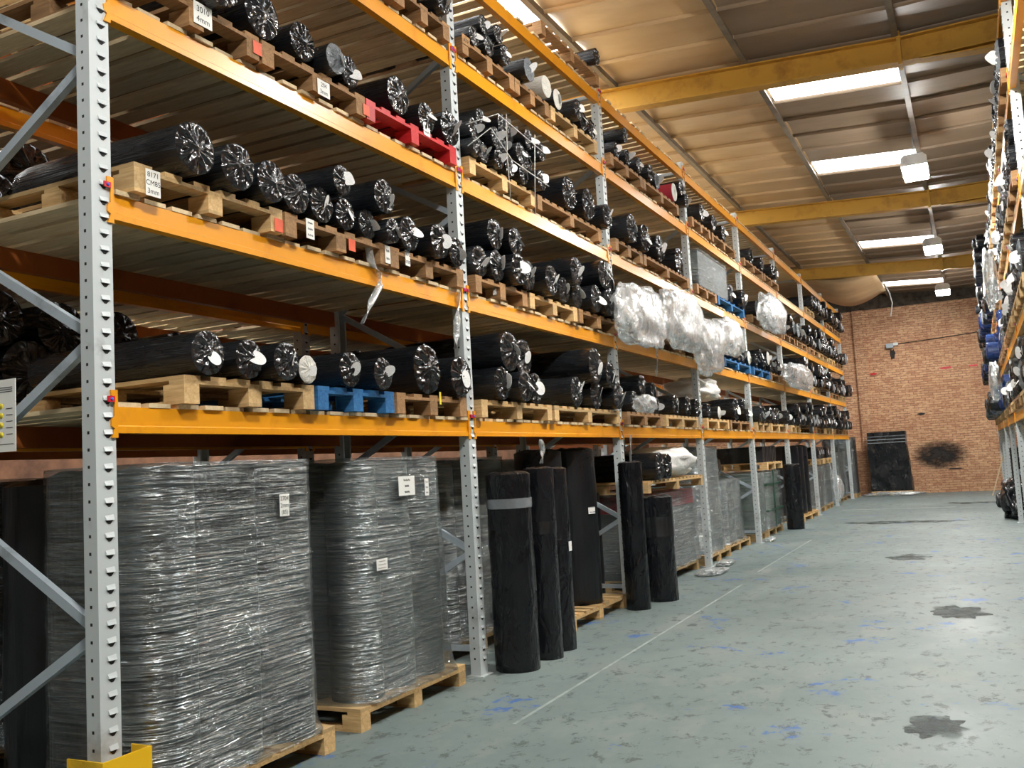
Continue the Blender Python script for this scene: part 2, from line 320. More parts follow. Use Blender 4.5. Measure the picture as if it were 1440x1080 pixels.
LIT = {(-1.29, k) for k in (23, 28, 37, 45, 6, 15)} | {(-4.73, k) for k in range(14, 32)} | {(-8.17, k) for k in (5, 10, 14, 19, 24, 28, 35, 42)}
for i in range(len(PX) - 1):
    xm = (PX[i] + PX[i + 1]) / 2
    if xm < XWL - 0.5 or xm > XWR: continue
    for k in range(49):
        ym = YF + SW * (k + 0.5)
        if ym > YW: continue
        if (round(xm, 2), k) in LIT:
            nrl += 1; sl = slope if xm < -0.4 else 0.0
            if -6 < xm < -4 and k >= 21:
                struct(ob('window_%d' % nrl, rlm, None, (xm - 0.37, ym, zc(xm - 0.37) + 0.01), (0, sl, 0), (0.54, 1, 1)))
                ob('roof_sheet', shm, ceil, (xm + 0.47, ym, zc(xm + 0.47)), (0, sl, 0), (0.46, 1, 1))
            else: struct(ob('window_%d' % nrl, rlm, None, (xm, ym, zc(xm) + 0.01), (0, sl, 0)))
        else:
            ob('roof_sheet', shm if xm < -2.2 else shm_g, ceil, (xm, ym, zc(xm)), (0, (slope if xm < -0.4 else 0) + random.uniform(-0.004, 0.004), random.uniform(-0.003, 0.003)))
b = MB(); b.box(XWL - 0.2, XWR + 0.2, YF - 0.2, YW + 0.3, 7.1, 7.15); ob('roof_deck', b.mesh('roof_deck', 'wallplain'), ceil)
# sheet hanging loose near the brick wall
b = MB(); V = []; nx, ny = 14, 6
for j in range(ny + 1):
    for i in range(nx + 1):
        u, v = i / nx, j / ny; x = -4.2 + 2.1 * u; sag = 0.42 * math.sin(PI * min(1, u * 1.02)) * (0.35 + 0.65 * v)
        V.append((x, 27.2 + 3.6 * v, zc(x) - 0.14 - sag))
b.add(V, [(j * (nx + 1) + i, (j + 1) * (nx + 1) + i, (j + 1) * (nx + 1) + i + 1, j * (nx + 1) + i + 1) for j in range(ny) for i in range(nx)], 0, True)
o = ob('sagging_sheet', b.mesh('sagging_sheet', 'sheet'), ceil); md = o.modifiers.new('t', 'SOLIDIFY'); md.thickness = 0.01
b = MB(); b.tube([(-2.05, 29.6, 6.36), (-1.95, 29.8, 6.1), (-1.9, 30, 5.8), (-1.98, 30, 5.4)], 0.018, 6); ob('loose_cable', b.mesh('loose_cable', 'cord'), ceil)
# hanging light fittings
LAMPS = [(-0.47, 1.4, 'hanging light fitting over the near end of the aisle'), (-0.47, 7.6, 'hanging light fitting over the aisle, above the frame'), (-0.47, 15.2, 'nearest visible hanging white light fitting over the aisle'), (-0.47, 21.6, 'middle of the three visible hanging white light fittings'), (-0.47, 28.0, 'farthest hanging white light fitting, near the brick wall')] + [(-8.3, y, 'hanging light fitting in the aisle behind the racks, %s' % w) for y, w in ((4.0, 'nearest'), (11.0, 'second'), (18.0, 'third'), (25.0, 'farthest'))]
for i, (lx, y, lab) in enumerate(LAMPS):
    lamp = tag(ob('hanging_light', None, loc=(lx, y, 5.66)), lab, 'light', 'hanging light fittings')
    b = MB(); b.prism([(-0.18, 0.0), (0.18, 0.0), (0.18, 0.12), (0.13, 0.17), (-0.13, 0.17), (-0.18, 0.12)], -0.38, 0.38); ob('housing', b.mesh('housing', 'lampwhite'), lamp)
    b = MB(); b.box(-0.165, 0.165, -0.36, 0.36, -0.05, -0.001); ob('diffuser', b.mesh('diffuser', 'tube'), lamp)
    for yy in (-0.3, 0.3):
        b = MB(); b.tube([(0, yy, 0.17), (0.01, yy, 0.4), (0, yy, zc(lx) - 5.66 - 0.11)], 0.006, 6); ob('chain', b.mesh('chain', 'brace'), lamp)
# stains on the floor
for i, (x, y, rx, ry) in enumerate(((-1.6, 20.6, 1.5, 0.45), (-0.35, 5.75, 0.22, 0.3), (-0.3, 9.6, 0.3, 0.5), (-1.0, 14.2, 0.35, 0.5), (-0.2, 26.5, 0.9, 0.5))):
    b = MB(); n = 48; P = []
    for k in range(n):
        a = 2 * PI * k / n; q = 0.75 + 0.5 * noise.noise(Vector((math.cos(a) * 2.2 + i * 9, math.sin(a) * 2.2, i))) + 0.1 * noise.noise(Vector((math.cos(a) * 5, math.sin(a) * 5, i)))
        P.append((x + rx * q * math.cos(a), y + ry * q * math.sin(a)))
    b.prism(P, 0, 0.0008, 2); ob('oil_stain', b.mesh('oil_stain', 'stain'), floor)
# floor markings
for x0, x1, y0, y1 in ((-3.2, -0.6, 24.9, 25.06), (-2.685, -2.66, 5.2, 11.4), (-2.745, -2.72, 12.6, 17.0)):
    b = MB(); b.box(x0, x1, y0, y1, 0, 0.001); ob('floor_marking', b.mesh('floor_marking', paint('worn_line', srgb(170, 178, 176), 0.5, 0.26, 5, 0.4, srgb(124, 134, 132))), floor)

# ------------------------------------------------------------------ racking
UH = 5.84
def upright_mesh():
    b = MB(); w = 0.11
    b.prism([(0, -w), (0.0, 0.0), (-0.085, 0.0), (-0.085, -0.02), (-0.012, -0.02), (-0.012, -w + 0.02), (-0.085, -w + 0.02), (-0.085, -w)], 0, UH, 2)
    z = 0.13
    while z < UH - 0.05:
        yc = -0.045
        b.add([(0.0006, yc - 0.024, z + 0.012), (0.0006, yc + 0.024, z + 0.016), (0.009, yc + 0.022, z - 0.008), (0.009, yc - 0.020, z - 0.008), (0.0006, yc - 0.024, z - 0.008), (0.0006, yc + 0.024, z - 0.008)], [(0, 3, 2, 1), (3, 4, 5, 2), (0, 4, 3), (1, 2, 5)], 0)
        b.add([(0.0012, yc - 0.022, z - 0.009), (0.0012, yc + 0.022, z - 0.009), (0.0012, yc + 0.006, z - 0.026), (0.0012, yc - 0.006, z - 0.026)], [(0, 3, 2, 1)], 1)
        for sy in (-w - 0.0006, 0.0006):
            b.add([(-0.052, sy, z - 0.006), (-0.038, sy, z - 0.006), (-0.038, sy, z + 0.008), (-0.052, sy, z + 0.008)], [(0, 1, 2, 3)], 1)
        z += 0.0765
    return b.mesh('upright', 'steel', 'dark')
UPM = upright_mesh()
b = MB(); b.box(-0.11, 0.03, -0.13, 0.03, 0, 0.008); FOOT = b.mesh('foot_plate', 'steel')
BL = BAY - 0.11
b = MB(); b.prism([(-0.052, 0), (0.003, 0), (0.003, 0.030), (-0.004, 0.036), (-0.004, BH), (-0.052, BH)], 0, BL); BEAM = b.mesh('beam', 'beam')
CONN, LOCK = [], []
for s_, e in ((1, 0), (-1, BL)):
    b = MB(); y1, y2 = (e - 0.030, e + 0.006) if s_ > 0 else (e - 0.006, e + 0.030)
    b.prism([(y1, -0.022), (y2, -0.022), (y2, BH + 0.075), (y1, BH + 0.075), (y1, BH + 0.05), ((y1 + y2) / 2, BH + 0.045), ((y1 + y2) / 2, 0.075), (y1, 0.06), (y1, 0.03), ((y1 + y2) / 2, 0.02)] if s_ > 0 else [(y2, -0.022), (y1, -0.022), (y1, BH + 0.075), (y2, BH + 0.075), (y2, BH + 0.05), ((y1 + y2) / 2, BH + 0.045), ((y1 + y2) / 2, 0.075), (y2, 0.06), (y2, 0.03), ((y1 + y2) / 2, 0.02)], 0.0005, 0.010, 0)
    CONN.append(b.mesh('connector', 'beam'))
    b = MB(); e2 = e - s_ * 0.034
    b.box(0.0105, 0.018, e2 - 0.019, e2 + 0.019, BH + 0.02, BH + 0.046, 0); b.tube([(0.017, e2, BH + 0.033), (0.020, e2, BH + 0.033)], 0.008, 10, 1)
    LOCK.append(b.mesh('safety_lock', 'red', 'blue_dot'))
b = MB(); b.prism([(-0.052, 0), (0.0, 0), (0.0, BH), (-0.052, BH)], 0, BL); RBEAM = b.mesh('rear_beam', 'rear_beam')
BR = {}
def build_rack(label, loc, rot, nb, zig0=0.27, levels=LEV[1:], detail=True):
    root = tag(ob('pallet_rack', None, loc=loc, rot=(0, 0, rot)), label, 'rack')
    for n in range(nb + 1):
        y = n * BAY
        u = ob('upright', UPM, root, (0, y, 0)); ob('foot_plate', FOOT, u)
        u = ob('upright', UPM, root, (-DEP, y - 0.11, 0), (0, 0, PI)); ob('foot_plate', FOOT, u)
        z = zig0; k = 0
        while z < UH - 0.7:
            b = BR.get(k)
            if b is None:
                m_ = MB(); xa, xb = (-0.05, -DEP + 0.05) if k % 2 else (-DEP + 0.05, -0.05)
                m_.bar((xa, -0.055, z), (xb, -0.055, z + 0.66), 0.035, 0.045); b = BR[k] = m_.mesh('diagonal_brace', 'brace')
            ob('diagonal_brace', b, root, (0, y, 0)); z += 0.66; k += 1
        if 'h' not in BR:
            m_ = MB()
            m_.bar((-0.05, -0.055, 0.2), (-DEP + 0.05, -0.055, 0.2), 0.035, 0.045); BR['h'] = m_.mesh('horizontal_brace', 'brace')
        ob('horizontal_brace', BR['h'], root, (0, y, 0)); ob('horizontal_brace', BR['h'], root, (0, y, 5.5))
    for n in range(nb):
        for z in levels:
            q = ob('beam', BEAM, root, (0, n * BAY, z)); [(ob('connector', CONN[i], q), ob('safety_lock', LOCK[i], q)) for i in (0, 1)]
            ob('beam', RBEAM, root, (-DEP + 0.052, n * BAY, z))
    return root
rackL = build_rack('long grey and yellow pallet rack running the length of the left side', (XL, Y0, 0), 0, 8)
XR2 = -5.06
rackB = build_rack('second pallet rack standing back to back behind the long left rack', (XR2, Y0, 0), 0, 4, levels=LEV[1:5])
XRF = 0.56; YR1 = 30.1
rackR = build_rack('pallet rack along the right edge of the aisle', (XRF, YR1 - 0.11, 0), PI, 7)
# column guard and load notice on the end frame
g = tag(ob('column_guard', None, loc=(XL + 0.0, Y0 - 0.055, 0)), 'yellow steel column guard at the foot of the nearest upright', 'guard')
b = MB()
b.prism([(-0.12, -0.13), (0.10, -0.13), (0.10, 0.13), (-0.02, 0.13), (-0.02, 0.122), (0.092, 0.122), (0.092, -0.122), (-0.12, -0.122)], 0, 0.42, 2); ob('shield', b.mesh('shield', 'guard'), g)
b = MB(); b.box(-0.12, 0.14, -0.17, -0.131, 0, 0.012); b.box(0.101, 0.16, -0.17, 0.16, 0, 0.012); ob('base_flange', b.mesh('base_flange', 'guard'), g)
sg = tag(ob('load_notice', None, loc=(-4.13, 2.875, 1.76)), 'white load notice sheet with yellow dots on the end frame', 'sign')
b = MB(); b.box(-0.14, 0.14, -0.004, 0, 0, 0.34); ob('sheet', b.mesh('sheet', 'paper'), sg)
b = MB()
for i in range(4): b.tube([(0.04, -0.004, 0.08 + 0.045 * i), (0.04, -0.006, 0.08 + 0.045 * i)], 0.014, 14)
ob('yellow_dots', b.mesh('yellow_dots', 'tag_yellow'), sg)
b = MB()
for z in (0.28, 0.29, 0.3): b.box(0.03, 0.12, -0.0052, -0.0041, z, z + 0.003)
for z in range(5): b.box(0.075, 0.12, -0.0052, -0.0041, 0.08 + 0.03 * z, 0.083 + 0.03 * z)
b.box(-0.12, 0.125, -0.0052, -0.0041, 0.035, 0.037); ob('printing', b.mesh('printing', 'ink'), sg)

# timber decks
plankm = []
for i in range(4):
    b = MB(); w = 0.128 + 0.004 * i; t = 0.004 * (i % 2)
    b.box(-DEP - 0.01, 0.012 - 0.012 * (i % 3), -w / 2, w / 2, 0, PT); plankm.append(b.mesh('plank', 'plank'))
def deck(rack_x, y0, z, label, group, single, flip=1):
    d = tag(ob('plank_deck', None, loc=(rack_x, y0, z)), label, 'shelf deck', group); n = 19; pitch = BL / n
    rnd = random.Random(int(y0 * 10 + z * 100))
    if single:
        for i in range(n):
            ob('plank', plankm[rnd.randrange(4)], d, (0, pitch * (i + 0.5), 0), (0, 0, rnd.uniform(-0.006, 0.006)))
    else:
        b = MB()
        for i in range(n):
            y = pitch * (i + 0.5); w = 0.065; b.box((-DEP if flip > 0 else 0), (0.006 if flip > 0 else DEP), y - w, y + w, 0, PT)
        o = ob('planks', b.mesh('planks', 'plank'), d); o['kind'] = 'stuff'
for n in range(8):
    for l in range(1, 6):
        deck(XL, Y0 + n * BAY, LEV[l] + BH + 0.001, 'timber plank deck of the %s in the %s bay, left rack' % (LEVN[l], BAYN[n]), 'plank decks of the left rack', n < 4)
for n in range(3):
    for l in range(1, 5):
        deck(XR2, Y0 + n * BAY, LEV[l] + BH + 0.001, 'timber plank deck, %s, %s bay of the rack behind' % (LEVN[l], BAYN[n]), 'plank decks of the rear rack', n < 2)
for n in range(7):
    for l in range(1, 6):
        deck(XRF, YR1 - (n + 1) * BAY, LEV[l] + BH + 0.001, 'timber plank deck, %s, %s bay from brick wall, right rack' % (LEVN[l], nth(n)), 'plank decks of the right rack', False, -1)

# ------------------------------------------------------------------ pallets
PH = 0.14
PALM = {}
def box_me(key, name, x0, x1, y0, y1, z0, z1, mat):
    if key not in PALM:
        b = MB(); b.box(x0, x1, y0, y1, z0, z1); PALM[key] = b.mesh(name, mat)
    return PALM[key]
def pallet(x_front, y0, y1, z, label, mat='pallet', D=1.15, full=True, group='wooden pallets', sgn=1):
    W = round((y1 - y0) / 0.05) * 0.05; W = max(0.6, min(W, y1 - y0 + 0.02))
    p = tag(ob('pallet', None, loc=(x_front, (y0 + y1) / 2, z), rot=(0, 0, 0 if sgn > 0 else PI)), label, 'pallet', group)
    bl, key = 0.1, (round(W, 2), D, mat)
    if full:
        for i, yy in enumerate((-W / 2 + bl / 2, 0, W / 2 - bl / 2)):
            for xx in (-0.07, -D / 2, -D + 0.07): ob('block', box_me(('k', mat), 'block', -0.07, 0.07, -bl / 2, bl / 2, 0.018, 0.098, mat), p, (xx, yy, 0))
            ob('bottom_board', box_me(('b', D, mat), 'bottom_board', -D, 0, -0.05, 0.05, 0, 0.018, mat), p, (0, yy, 0))
        for xx in (-0.05, -D / 2, -D + 0.05): ob('stringer_board', box_me(('s', key), 'stringer_board', -0.05, 0.05, -W / 2, W / 2, 0.098, 0.118, mat), p, (xx, 0, 0))
        nb = max(5, int(W / 0.16))
        for i in range(nb): ob('top_board', box_me(('t', D, mat), 'top_board', -D, 0, -0.055, 0.055, 0.118, PH, mat), p, (0, -W / 2 + 0.055 + (W - 0.11) * i / (nb - 1), 0))
    else:
        if ('all', key) not in PALM:
            b = MB()
            for yy in (-W / 2 + bl / 2, 0, W / 2 - bl / 2):
                for xx in (-0.07, -D / 2, -D + 0.07): b.box(xx - 0.07, xx + 0.07, yy - bl / 2, yy + bl / 2, 0.018, 0.098)
                b.box(-D, 0, yy - 0.05, yy + 0.05, 0, 0.018)
            for xx in (-0.05, -D / 2, -D + 0.05): b.box(xx - 0.05, xx + 0.05, -W / 2, W / 2, 0.098, 0.118)
            for i in range(6): y = -W / 2 + 0.055 + (W - 0.11) * i / 5; b.box(-D, 0, y - 0.055, y + 0.055, 0.118, PH)
            PALM[('all', key)] = b.mesh('pallet_boards', mat)
        o = ob('boards', PALM[('all', key)], p); o['kind'] = 'stuff'
    return p

# ------------------------------------------------------------------ rolls
NV = 6
def body_mesh(seed, mat, L=1.22):
    b = MB(); na, nl = 28, 16; V = []
    for i in range(nl + 1):
        for k in range(na):
            a = 2 * PI * k / na; x = -L * i / nl
            r = 0.975 + 0.035 * noise.noise(Vector((x * 3, math.cos(a) * 1.3 + seed * 7, math.sin(a) * 1.3))) + 0.018 * noise.noise(Vector((x * 14, math.cos(a) * 4, math.sin(a) * 4 + seed)))
            if i == nl: r *= 0.9
            V.append((x, r * math.cos(a), r * math.sin(a)))
    Fs = [(i * na + k, i * na + (k + 1) % na, (i + 1) * na + (k + 1) % na, (i + 1) * na + k) for i in range(nl) for k in range(na)] + [tuple(nl * na + k for k in range(na))[::-1]]
    b.add(V, Fs, 0, True); return b.mesh('roll_body', mat)
def cap_mesh(seed, mat, amp=1.0):
    """plastic pulled together over the end of the roll: radial pleats gathered into a knot"""
    rnd = random.Random(seed); b = MB(); na, nr = 84, 9; V = []
    fr = [(rnd.randint(7, 11), rnd.uniform(0, 6), 0.5), (rnd.randint(13, 19), rnd.uniform(0, 6), 0.35), (rnd.randint(22, 28), rnd.uniform(0, 6), 0.2)]
    cy, cz = rnd.uniform(-0.12, 0.12), rnd.uniform(-0.12, 0.12)
    for i in range(nr + 1):
        t = i / nr
        for k in range(na):
            a = 2 * PI * k / na; rr = 0.985 * (1 - t) ** 0.9 + 0.05 * t
            x = 0.16 * math.sqrt(max(0, 1 - (1 - t) ** 2.6)) - 0.02
            p = sum(w * (1 - 2.2 * abs(math.sin(0.5 * (f * a + ph + 2.5 * t * rnd_ph))) ** 0.8) for (f, ph, w), rnd_ph in zip(fr, (0.4, -0.7, 1.0)))
            fold = amp * 0.115 * p * math.sin(PI * min(1, t * 1.15)) ** 0.7 if 0 < t < 0.98 else 0
            fold += amp * 0.10 * noise.noise(Vector((math.cos(a) * rr * 3.2 + seed, math.sin(a) * rr * 3.2, t))) * (1 if t > 0 else 0)
            if t > 0.88: x += 0.08 * (t - 0.88) / 0.12
            V.append((x + fold, cy * t + rr * math.cos(a) * (1 + 0.02 * p * (t == 0)), cz * t + rr * math.sin(a) * (1 + 0.02 * p * (t == 0))))
    b.add(V, [(i * na + k, i * na + (k + 1) % na, (i + 1) * na + (k + 1) % na, (i + 1) * na + k) for i in range(nr) for k in range(na)] + [tuple(nr * na + k for k in range(na))], 0, True)
    return b.mesh('gathered_end', mat)
def flat_end_mesh(mat):
    b = MB(); na = 32; V = []
    prof = [(0.0, 0.98), (0.03, 0.95), (0.035, 0.32), (-0.05, 0.30), (-0.05, 0.02)]
    for x, r in prof:
        for k in range(na): V.append((x, r * math.cos(2 * PI * k / na), r * math.sin(2 * PI * k / na)))
    n = len(prof)
    b.add(V, [(i * na + k, i * na + (k + 1) % na, (i + 1) * na + (k + 1) % na, (i + 1) * na + k) for i in range(n - 1) for k in range(na)] + [tuple((n - 1) * na + k for k in range(na))], 0, True)
    return b.mesh('flat_end', mat)
STY = {'k': ('black', 'black_end', 'black'), 'b': ('navy', 'navy', 'navy'), 'g': ('black', 'greyfilm', 'grey-ended'), 'w': ('black', 'pale', 'pale-ended'), 'p': ('pale', 'pale', 'pale'), 'r': ('crimson', 'pale', 'crimson')}
BODY = {s: [body_mesh(i * 3.1 + ord(s), STY[s][0]) for i in range(NV if s == 'k' else 2)] for s in STY}
CAP = {s: ([cap_mesh(i * 17 + ord(s), STY[s][1], 1.0 if s in 'kg' else 0.45) for i in range(10 if s == 'k' else 3)] if s not in 'r' else [flat_end_mesh(STY[s][1])]) for s in STY}
def label_mesh(seed):
    b = MB(); n = 22; rnd = random.Random(seed); sq = rnd.choice((2, 2, 2.4, 3.5))
    P = []
    for k in range(n):
        a = 2 * PI * k / n; c, s = math.cos(a), math.sin(a)
        P.append((math.copysign(abs(c) ** (2 / sq), c) * 0.8, math.copysign(abs(s) ** (2 / sq), s)))
    b.prism(P, 0, 0.02, 0); return b.mesh('paper_label', 'label')
LABM = [label_mesh(i) for i in range(4)]
rr_ = random.Random(11)
QUEUE = []
def roll_obj(x, y, z, r, style, lab, sgn=1, label=True, group=None):
    QUEUE.append((x, y, z, r, style.lower(), lab, sgn, label, group))
def roll_thing(x, y, z, r, s, lab, sgn, label, group):
    v = rr_.randrange(100)
    o = tag(ob('wrapped_roll', BODY[s][v % len(BODY[s])], None, (x, y, z), (0, 0, 0 if sgn > 0 else PI), (1, r, r)), lab, 'roll', group)
    ob('gathered_end', CAP[s][v % len(CAP[s])], o, (0, 0, 0), ((v % 4) * PI / 2, 0, 0), (r, 1, 1))
    if label and s in 'kgw':
        q = rr_.uniform(0.34, 0.46) * min(1, 0.15 / r)
        ob('paper_label', LABM[v % 4], o, (r * 0.22, rr_.uniform(0.05, 0.35), rr_.uniform(-0.25, 0.2)), (rr_.uniform(-0.3, 0.3), rr_.uniform(-0.12, 0.12), rr_.uniform(-0.15, 0.25)), (r, q, q))
def flush_rolls(limit=290):
    """the rolls that show largest are objects of their own, the distant remainder is one object"""
    seen = []
    for q in QUEUE:
        p = Vector((q[0], q[1], q[2])) - CAM; d = p.dot(_w)
        if d < 1: continue
        px, py = 720 + F_PX * p.dot(_r) / d, 540 - F_PX * p.dot(_u) / d
        if -250 < px < 1640 and -250 < py < 1330: seen.append((q[3] / d * (1 if (-30 < px < 1438 and -30 < py < 1080) else 0.2) * (0.6 if q[0] > 0 else 0.45 if q[0] < -4.5 else 1), q))
    seen.sort(key=lambda t: -t[0])
    for _, q in seen[:limit]: roll_thing(*q)
    mats = ['black', 'black_end', 'navy', 'greyfilm', 'pale', 'crimson', 'label']; b = MB(); na = 18
    for _, (x, y, z, r, s, lab, sgn, label, group) in seen[limit:]:
        m0, m1 = mats.index(STY[s][0]), mats.index(STY[s][1]); sd = rr_.uniform(0, 90); V = []
        prof = [(-1.22, 0.9), (-0.6, 1.0), (0.0, 0.98), (0.06, 0.86), (0.11, 0.55), (0.12, 0.06)]
        for i, (dx, rad) in enumerate(prof):
            for k in range(na):
                a = 2 * PI * k / na; q = r * rad * (1 + 0.03 * noise.noise(Vector((dx, math.cos(a) + sd, math.sin(a)))))
                V.append((x + sgn * (dx * (1 if i < 3 else r * 1.3) + (0.05 * r * noise.noise(Vector((math.cos(a) * 4, math.sin(a) * 4, sd + i))) * 3 if i > 2 else 0)), y + sgn * q * math.cos(a), z + q * math.sin(a)))
        for i in range(5): b.add(V[i * na:(i + 2) * na], [(k, (k + 1) % na, na + (k + 1) % na, na + k) for k in range(na)], m0 if i < 2 else m1, True)
        b.add(V[5 * na:], [tuple(range(na))], m1, True); b.add(V[:na], [tuple(range(na))[::-1]], m0, True)
        if label and s in 'kgw':
            cy, cz, q = y + sgn * r * rr_.uniform(0.05, 0.35), z + r * rr_.uniform(-0.25, 0.2), r * 0.4
            b.add([(x + sgn * r * 0.24, cy + q * 0.8 * math.cos(2 * PI * k / 12), cz + q * math.sin(2 * PI * k / 12)) for k in range(12)], [tuple(range(12))], 6)
    o = tag(ob('distant_rolls', b.mesh('distant_rolls', *mats)), 'many small wrapped rolls lying on the far shelves of the racks', 'rolls'); o['kind'] = 'stuff'
class Shelf:
    """lays rolls side by side on a surface, later ones settle on those beneath"""
    def __init__(s, z): s.z = z; s.c = []
    def base(s, items, lim=None):
        items = sorted(items, key=lambda t: t[0]); R = [t[1] for t in items]; Y = [t[0] for t in items]; n = len(Y)
        if n > 1 and lim:
            tot = 2 * sum(R); k = min(1.0, (lim[1] - lim[0]) * 0.995 / tot); R = [r * k for r in R]
            for _ in range(300):
                for i in range(n - 1):
                    ov = R[i] + R[i + 1] - (Y[i + 1] - Y[i])
                    if ov > 0: Y[i] -= ov * 0.5; Y[i + 1] += ov * 0.5
                for i in range(n): Y[i] = min(max(Y[i], lim[0] + R[i]), lim[1] - R[i])
        for i in range(n - 1):
            gap = Y[i + 1] - Y[i]
            if R[i] + R[i + 1] > gap: R[i + 1] = max(0.02, gap - R[i])
        items = [(Y[i], R[i], items[i][2]) for i in range(n)]
        for (y, r0, st), r in zip(items, R):
            if r > 0.03: s.c.append((y, s.z + r, r, st, 0))
    def drop(s, items):
        for y, r, st in items:
            z = s.z + r
            for (yy, zz, q, _, _) in s.c:
                d = abs(y - yy)
                if d < r + q - 1e-4: z = max(z, zz + math.sqrt((r + q) ** 2 - d * d))
            s.c.append((y, z, r, st, 1 if z > s.z + r + 0.02 else 0))
    def build(s, xf, where, sgn=1, over=(0.0, 0.1), group=None):
        for row in (0, 1):
            L = sorted([c for c in s.c if c[4] == row], key=lambda c: c[0] * sgn)
            for i, (y, z, r, st, _) in enumerate(L):
                lab = '%s %s, %s from left in %s row, %s' % (STY[st.lower()][2], 'wrapped roll' if sgn > 0 else 'roll', nth(i), 'lower' if row == 0 else 'upper', where)
                roll_obj(xf + sgn * rr_.uniform(*over), y, z, r, st, lab, sgn, st.islower(), group)
def Ypx(px, py, X=-3.40): return atX(px, py, X).y
def conv(L, X=-3.40):
    out = []
    for t in L:
        p = atX(t[0], t[1], X); out.append((p.y, t[2] / 2 * depth(p) / F_PX, t[3] if len(t) > 3 else 'k'))
    return out
XS = XL + 0.05
DZ = BH + PT + 0.002
def where(l, n): return '%s, %s bay' % (LEVN[l], BAYN[n])
def clampbay(L, n):
    lo, hi = Y0 + n * BAY + 0.01, Y0 + (n + 1) * BAY - 0.12
    return [(min(max(y, lo + r), hi - r), r, s) for y, r, s in L]
def shelf(l, n, pallets, base, upper=(), over=(0.0, 0.10), full=None):
    """pallets: (px0, px1, py, material); rolls: (px, py, diameter px, style)"""
    z = LEV[l] + DZ; k = 0
    lo, hi = Y0 + n * BAY + 0.02, Y0 + (n + 1) * BAY - 0.13; prev = lo
    for i, (a, c, py, mat) in enumerate(pallets):
        ya, yb = Ypx(a, py), Ypx(c, py); ya = max(ya, prev); yb = min(yb, hi)
        if yb - ya < 0.5: continue
        pallet(XL + 0.06, ya, yb, z, '%s pallet, %s from left on the %s' % ({'pallet': 'pale wooden', 'pallet_old': 'brown wooden', 'pallet_blue': 'blue painted', 'pallet_red': 'red painted'}[mat], nth(i), where(l, n)), mat, full=n < 3 if full is None else full, group='pallets on the left rack')
        prev = yb + 0.02
    s = Shelf(z + PH); s.base(clampbay(conv(base), n), (Y0 + n * BAY + 0.01, Y0 + (n + 1) * BAY - 0.12)); s.drop(clampbay(conv(upper), n)); s.build(XS, where(l, n), 1, over, 'rolls on the left rack'); return s
P_, O_, B_ = 'pallet', 'pallet_old', 'pallet_blue'
# lowest shelf
shelf(1, 0, [(266, 447, 560, P_), (452, 560, 565, B_), (565, 660, 575, O_)],
      [(291, 482, 64), (347, 496, 56), (392, 500, 55), (431, 515, 41, 'w'), (490, 512, 51), (535, 517, 46), (604, 518, 72, 'K'), (646, 526, 58)])
shelf(1, 1, [(667, 780, 580, P_), (784, 875, 580, P_)],
      [(702, 522, 48), (732, 526, 44), (757, 535, 44), (812, 550, 44), (842, 551, 43), (864, 552, 39)],
      [(711, 482, 57), (740, 487, 54), (829, 510, 51), (850, 510, 38)])
shelf(1, 2, [(882, 935, 590, O_), (940, 985, 590, P_)],
      [(895, 566, 30, 'K'), (912, 568, 26), (928, 572, 24), (954, 567, 30), (970, 569, 29), (984, 569, 27)], [(907, 541, 30, 'K'), (922, 539, 24)], over=(0.0, 0.02))
shelf(1, 3, [(990, 1028, 595, P_), (1030, 1058, 598, O_)], [(1000, 577, 22, 'K'), (1014, 577, 18, 'w'), (1037, 575, 32), (1053, 580, 23)], [(1047, 560, 22)], over=(0.0, 0.02))
shelf(1, 4, [(1063, 1085, 598, P_), (1087, 1108, 598, P_)], [(1067, 582, 24), (1082, 582, 22), (1094, 584, 22), (1104, 585, 20)], [(1072, 560, 24), (1088, 564, 22)])
# second shelf
shelf(2, 0, [(194, 402, 270, P_), (406, 550, 330, O_), (553, 655, 370, O_)],
      [(262, 202, 75, 'K'), (325, 220, 67, 'K'), (375, 237, 60, 'K'), (417, 262, 57, 'K'), (455, 277, 52), (487, 290, 46), (522, 302, 43), (546, 320, 36), (575, 322, 50), (610, 327, 50), (641, 337, 43)],
      [(470, 242, 43), (532, 268, 50)])
shelf(2, 1, [(664, 745, 400, O_), (749, 815, 425, P_), (819, 872, 445, O_)],
      [(666, 347, 46), (691, 357, 46), (718, 365, 46), (740, 380, 44), (767, 387, 44), (792, 395, 37), (815, 407, 38), (835, 415, 40), (853, 420, 38), (869, 427, 34)],
      [(700, 322, 46), (725, 330, 43), (802, 370, 42), (844, 382, 42), (860, 387, 38)])
shelf(2, 2, [(880, 930, 470, P_), (934, 982, 490, O_)],
      [(885, 440, 34, 'g'), (903, 445, 34, 'g'), (922, 450, 34, 'g'), (945, 465, 34, 'g'), (962, 470, 32, 'g'), (977, 475, 28, 'g')], [(893, 415, 34), (912, 420, 32, 'g'), (952, 440, 32, 'g'), (968, 445, 28, 'g')], over=(0.0, 0.02))
shelf(2, 3, [(990, 1020, 500, P_), (1022, 1058, 512, B_)], [(1000, 480, 26, 'g'), (1015, 485, 26, 'g'), (1032, 492, 24), (1047, 497, 22)], [(1008, 465, 24, 'g'), (1040, 476, 22), (1054, 485, 20, 'w')], over=(0.0, 0.02))
shelf(2, 4, [(1062, 1085, 520, B_), (1087, 1108, 530, O_)], [(1066, 508, 20), (1076, 510, 20), (1087, 515, 20), (1098, 520, 20)], [(1071, 492, 20), (1082, 495, 20, 'w'), (1093, 505, 18)], over=(0.0, 0.02))
